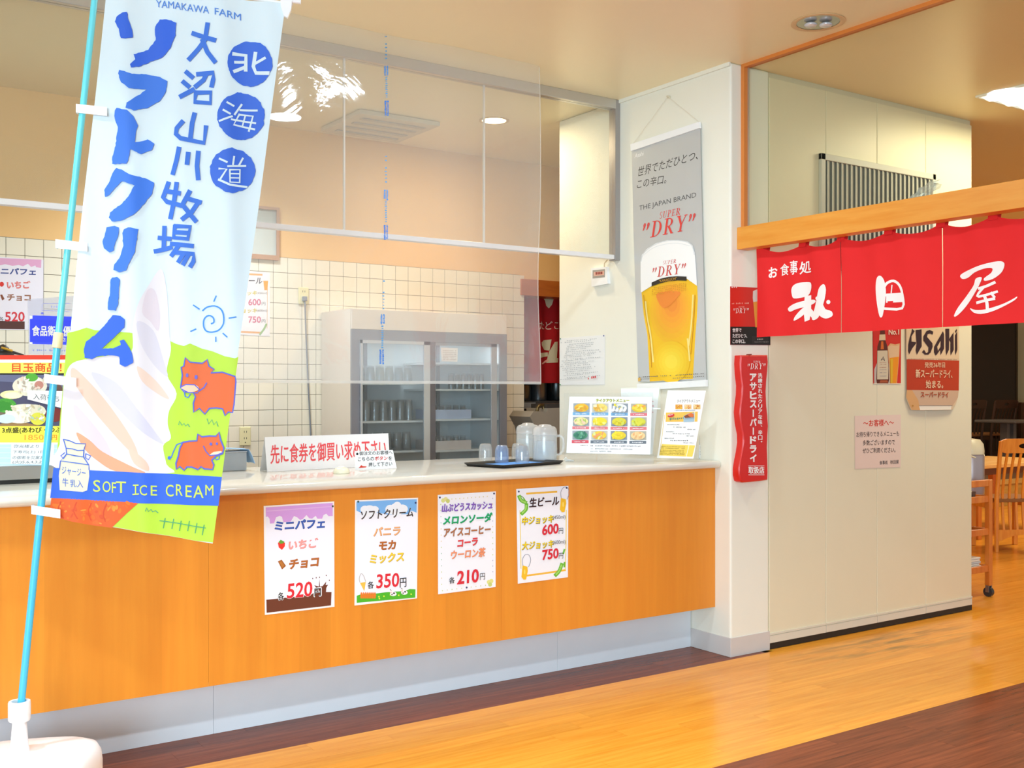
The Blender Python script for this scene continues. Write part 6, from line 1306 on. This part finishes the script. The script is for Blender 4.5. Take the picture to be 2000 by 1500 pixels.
for i in range(5):
    o = obj('folded_paper', MB().box((cx1 - .34 + random.uniform(-.01, .01), cy0 + .03, z3 + .001 + i * .014), (cx1 - .045 + random.uniform(-.015, .01), cy0 + .32, z3 + .0135 + i * .014), .003), mat(['#e9e6da', '#d9d9d2', '#c9cfd0', '#efe9da', '#dcdcd6'][i], .6), org=(cx1 - .2, cy0 + .17, z3))
    tag(o, ['lowest folded newspaper on the bottom shelf of the cart', 'second folded newspaper from the bottom on the cart', 'middle folded newspaper in the pile on the cart', 'cream folded newspaper second from the top on the cart', 'topmost folded newspaper on the bottom shelf of the cart'][i], 'newspaper', 'newspapers on the serving cart')
z2 = zc(1036) - .004
o = obj('napkin_bundle', MB().lathe((cx1 - .2, cy0 + .12, z2 + .001), [(.04, 0), (.05, .02), (.035, .05), (.001, .062)], 14), mat('#b4a8b4', .7), smooth=50, org=(cx1 - .2, cy0 + .12, z2)); tag(o, 'rounded lilac grey bundle on the middle shelf of the cart', 'bundle')
t = empty('cup_basket', (cx1 - .2, cy0 + .12, zt), 'small glassware basket on the top shelf under the cart rail', 'basket')
for i in range(4): obj('cup', MB().lathe((cx1 - .30 + i * .062, cy0 + .05, zt + .005), [(.02, 0), (.026, .04), (.024, .04), (.001, .004)], 14, False), mat('#7d6a5c', .2, .4), t, smooth=50)
obj('basket', MB().box((cx1 - .34, cy0 + .02, zt + .001), (cx1 - .08, cy0 + .085, zt + .004)), mat('#5a4636', .6), t)
# slat-back chair
def chair(loc, rz, label, grp, mw, W_=.44, H_=.97):
    t = empty('dining_chair', loc, label, 'chair', grp, rz); w = W_ / 2
    for s_ in (-1, 1):
        obj('rear_leg', MB().tube([(s_ * w, .0, .001), (s_ * w, .0, .45), (s_ * (w - .0), -.03, .7), (s_ * (w + .004), -.07, H_ - .02)], [.018, .02, .019, .017], 8), mw, t, local=True, smooth=40)
        obj('front_leg', MB().box((s_ * (w - .02) - .018, .38, .001), (s_ * (w - .02) + .018, .416, .42), .003), mw, t, local=True)
        obj('side_rail', MB().box((s_ * (w - .01) - .01, .01, .36), (s_ * (w - .01) + .01, .39, .415)), mw, t, local=True)
    obj('seat', MB().box((-w + .005, .01, .42), (w - .005, .43, .455), .008), mat('#8a5a2a', .7), t, local=True)
    # top rail with an oval hole
    n = 24; oc = [(.062 * math.cos(2 * math.pi * i / n), .022 * math.sin(2 * math.pi * i / n)) for i in range(n)]
    rc = []
    for x, z in oc:
        a = math.atan2(z, x); k_ = min(w / max(1e-6, abs(math.cos(a))), .062 / max(1e-6, abs(math.sin(a)))); rc.append((math.cos(a) * k_, math.sin(a) * k_))
    mb = MB(); zc_ = H_ - .062; f = lambda x, z, y: (x, -.062 - (z) * .12 + y, zc_ + z)
    mb.v = [f(x, z, -.011) for x, z in oc] + [f(x, z, -.011) for x, z in rc] + [f(x, z, .011) for x, z in oc] + [f(x, z, .011) for x, z in rc]
    for i in range(n):
        j = (i + 1) % n; mb.f += [(i, j, n + j, n + i), (2 * n + i, 3 * n + i, 3 * n + j, 2 * n + j), (i, 2 * n + i, 2 * n + j, j), (n + i, n + j, 3 * n + j, 3 * n + i)]
    mb.m = [0] * len(mb.f); obj('top_rail', mb, mw, t, local=True)
    pr = [(-w, .095), (-w, .19), (w, .19), (w, .095)] + [(w - .03 - (2 * w - .06) * i / 12, .095 + .05 * math.sin(math.pi * i / 12)) for i in range(13)]
    mb = MB(); k_ = len(pr); mb.add([(x, -.01, z) for x, z in pr] + [(x, .01, z) for x, z in pr], [tuple(range(k_)), tuple(range(k_, 2 * k_))[::-1]] + [(i, (i + 1) % k_, k_ + (i + 1) % k_, k_ + i) for i in range(k_)])
    obj('lower_rail', mb, mw, t, local=True)
    for i in range(6):
        x = -w + .065 + i * (2 * w - .13) / 5; mb = MB(); pts = []
        for q_ in range(9):
            z = .19 + (H_ - .12 - .19) * q_ / 8; y = .035 * math.sin(math.pi * q_ / 8) - .055 * (q_ / 8) ** 1.5 ; pts.append((x, y, z))
        vs = []
        for x_, y_, z_ in pts: vs += [(x_ - .010, y_ - .006, z_), (x_ + .010, y_ - .006, z_), (x_ + .010, y_ + .006, z_), (x_ - .010, y_ + .006, z_)]
        mb.add(vs, [(4 * a_ + b_, 4 * a_ + (b_ + 1) % 4, 4 * a_ + 4 + (b_ + 1) % 4, 4 * a_ + 4 + b_) for a_ in range(8) for b_ in range(4)]); obj('slat', mb, mw, t, local=True)
    return t
q = onZ(1953, 1078, 0); d_ = Vector((math.cos(math.radians(-27)), math.sin(math.radians(-27)), 0))
cc = q + d_ * .19
chair((cc.x, cc.y, 0), math.radians(-27), 'light orange slat-back dining chair with an oval handhole at the right edge', 'dining chairs', m_ch)
# table behind that chair
tb = onY(1998, 914, cc.y + 1.0)
ty = cc.y + .55; ta = onY(1917, 909, ty); tz = onY(1930, 908, ty).z
t = empty('dining_table', (ta.x + .7, ty + .4, 0), 'pale wooden dining table behind the orange slat-back chair', 'table', 'dining tables')
obj('tabletop', MB().box((ta.x, ty, tz - .035), (ta.x + 1.4, ty + .8, tz), .004), m_tt, t)
obj('apron', MB().box((ta.x + .06, ty + .05, tz - .10), (ta.x + 1.34, ty + .07, tz - .0355)), mat('#6a3c1c', .5), t)
for x in (ta.x + .09, ta.x + 1.31):
    for y in (ty + .1, ty + .7): obj('leg', MB().box((x - .03, y - .03, .001), (x + .03, y + .03, tz - .0355), .004), m_cw, t)
# raised floor, dark screen and far furniture
pf = onZ(1940, 990, 0); YF = pf.y
t = empty('raised_floor', (10.3, YF + 1, 0), 'raised wooden floor step at the back of the restaurant', 'step')
obj('riser', MB().box((7.4, YF, 0.001), (13.1, YF + .03, .26)), wood('riser_wood', '#b98a3a', '#cfa454', (.6, 6, 6), 4), t)
obj('nosing', MB().box((7.4, YF - .02, .26), (13.1, YF + .12, .30)), mat('#d0a860', .4), t)
obj('deck', MB().box((7.4, YF + .12, .25), (13.1, FB - .01, .299)), mat('#6a4a2c', .6), t)
YS = FB - .35
xs = [onY(x, 700, YS).x for x in (1880, 1983.5)]
t = empty('dark_screen', ((xs[0] + xs[1]) / 2, YS + .04, .3), 'tall black-brown screen at the back of the restaurant beside the partition edge', 'screen')
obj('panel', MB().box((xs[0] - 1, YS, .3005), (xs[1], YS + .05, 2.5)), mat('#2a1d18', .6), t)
obj('edge_post', MB().box((xs[1], YS - .01, .3005), (xs[1] + .05, YS + .06, 2.5)), mat('#3a2a12', .6), t)
t = empty('low_cabinet', (xs[1] + .8, YS + .05, .3), 'dark brown low cabinet under the olive wall at the far right', 'cabinet')
zc2 = onY(1990, 786, YS).z
obj('body', MB().box((xs[1] + .06, YS - .06, .3005), (12.9, YS + .2, zc2 - .02)), mat('#4a2c18', .5), t)
obj('top', MB().box((xs[1] + .055, YS - .07, zc2 - .02), (12.92, YS + .21, zc2), .003), mat('#55341c', .4), t)
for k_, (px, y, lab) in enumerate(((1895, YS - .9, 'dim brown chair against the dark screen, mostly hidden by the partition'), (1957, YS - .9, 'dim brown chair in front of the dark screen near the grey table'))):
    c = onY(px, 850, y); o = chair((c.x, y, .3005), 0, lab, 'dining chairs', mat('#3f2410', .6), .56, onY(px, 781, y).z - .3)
y = YS - 1.5; c = onY(1968, 820, y)
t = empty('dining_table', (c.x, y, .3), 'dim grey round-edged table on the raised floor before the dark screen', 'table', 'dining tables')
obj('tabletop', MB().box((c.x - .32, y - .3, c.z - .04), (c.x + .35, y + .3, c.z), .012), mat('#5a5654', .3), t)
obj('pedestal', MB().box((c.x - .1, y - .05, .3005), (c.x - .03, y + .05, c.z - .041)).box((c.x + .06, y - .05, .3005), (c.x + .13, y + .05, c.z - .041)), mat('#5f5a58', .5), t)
# red bench end and pale notice at the right edge
y = YS - 1.2; a = onY(2014, 850, y)
t = empty('red_bench', (a.x + .4, y, .3), 'dark red padded bench end at the right edge of the view', 'bench')
obj('backrest', MB().box((a.x, y, .5), (a.x + 1.2, y + .12, onY(1994, 784, y).z), .02), mat('#8a1f22', .5), t)
obj('seat', MB().box((a.x, y - .45, .3005), (a.x + 1.2, y - .001, .62), .02), mat('#7a1c1f', .5), t)
t, P = sheet('far_notice', Plane((0, FB, 0), (1, 0, 0)), [(1996, 748), (2030, 748), (2030, 783), (1996, 783)], 'pale printed notice on the olive wall at the far right edge', 'notice', None, (0, 0, 1), '#c9cbd0')
for i in range(5): P.marks((1998, 755 + i * 6), (2028, 755 + i * 6), 2.5, '#7a7c84', 8, 2)
P.build('lettering', t)
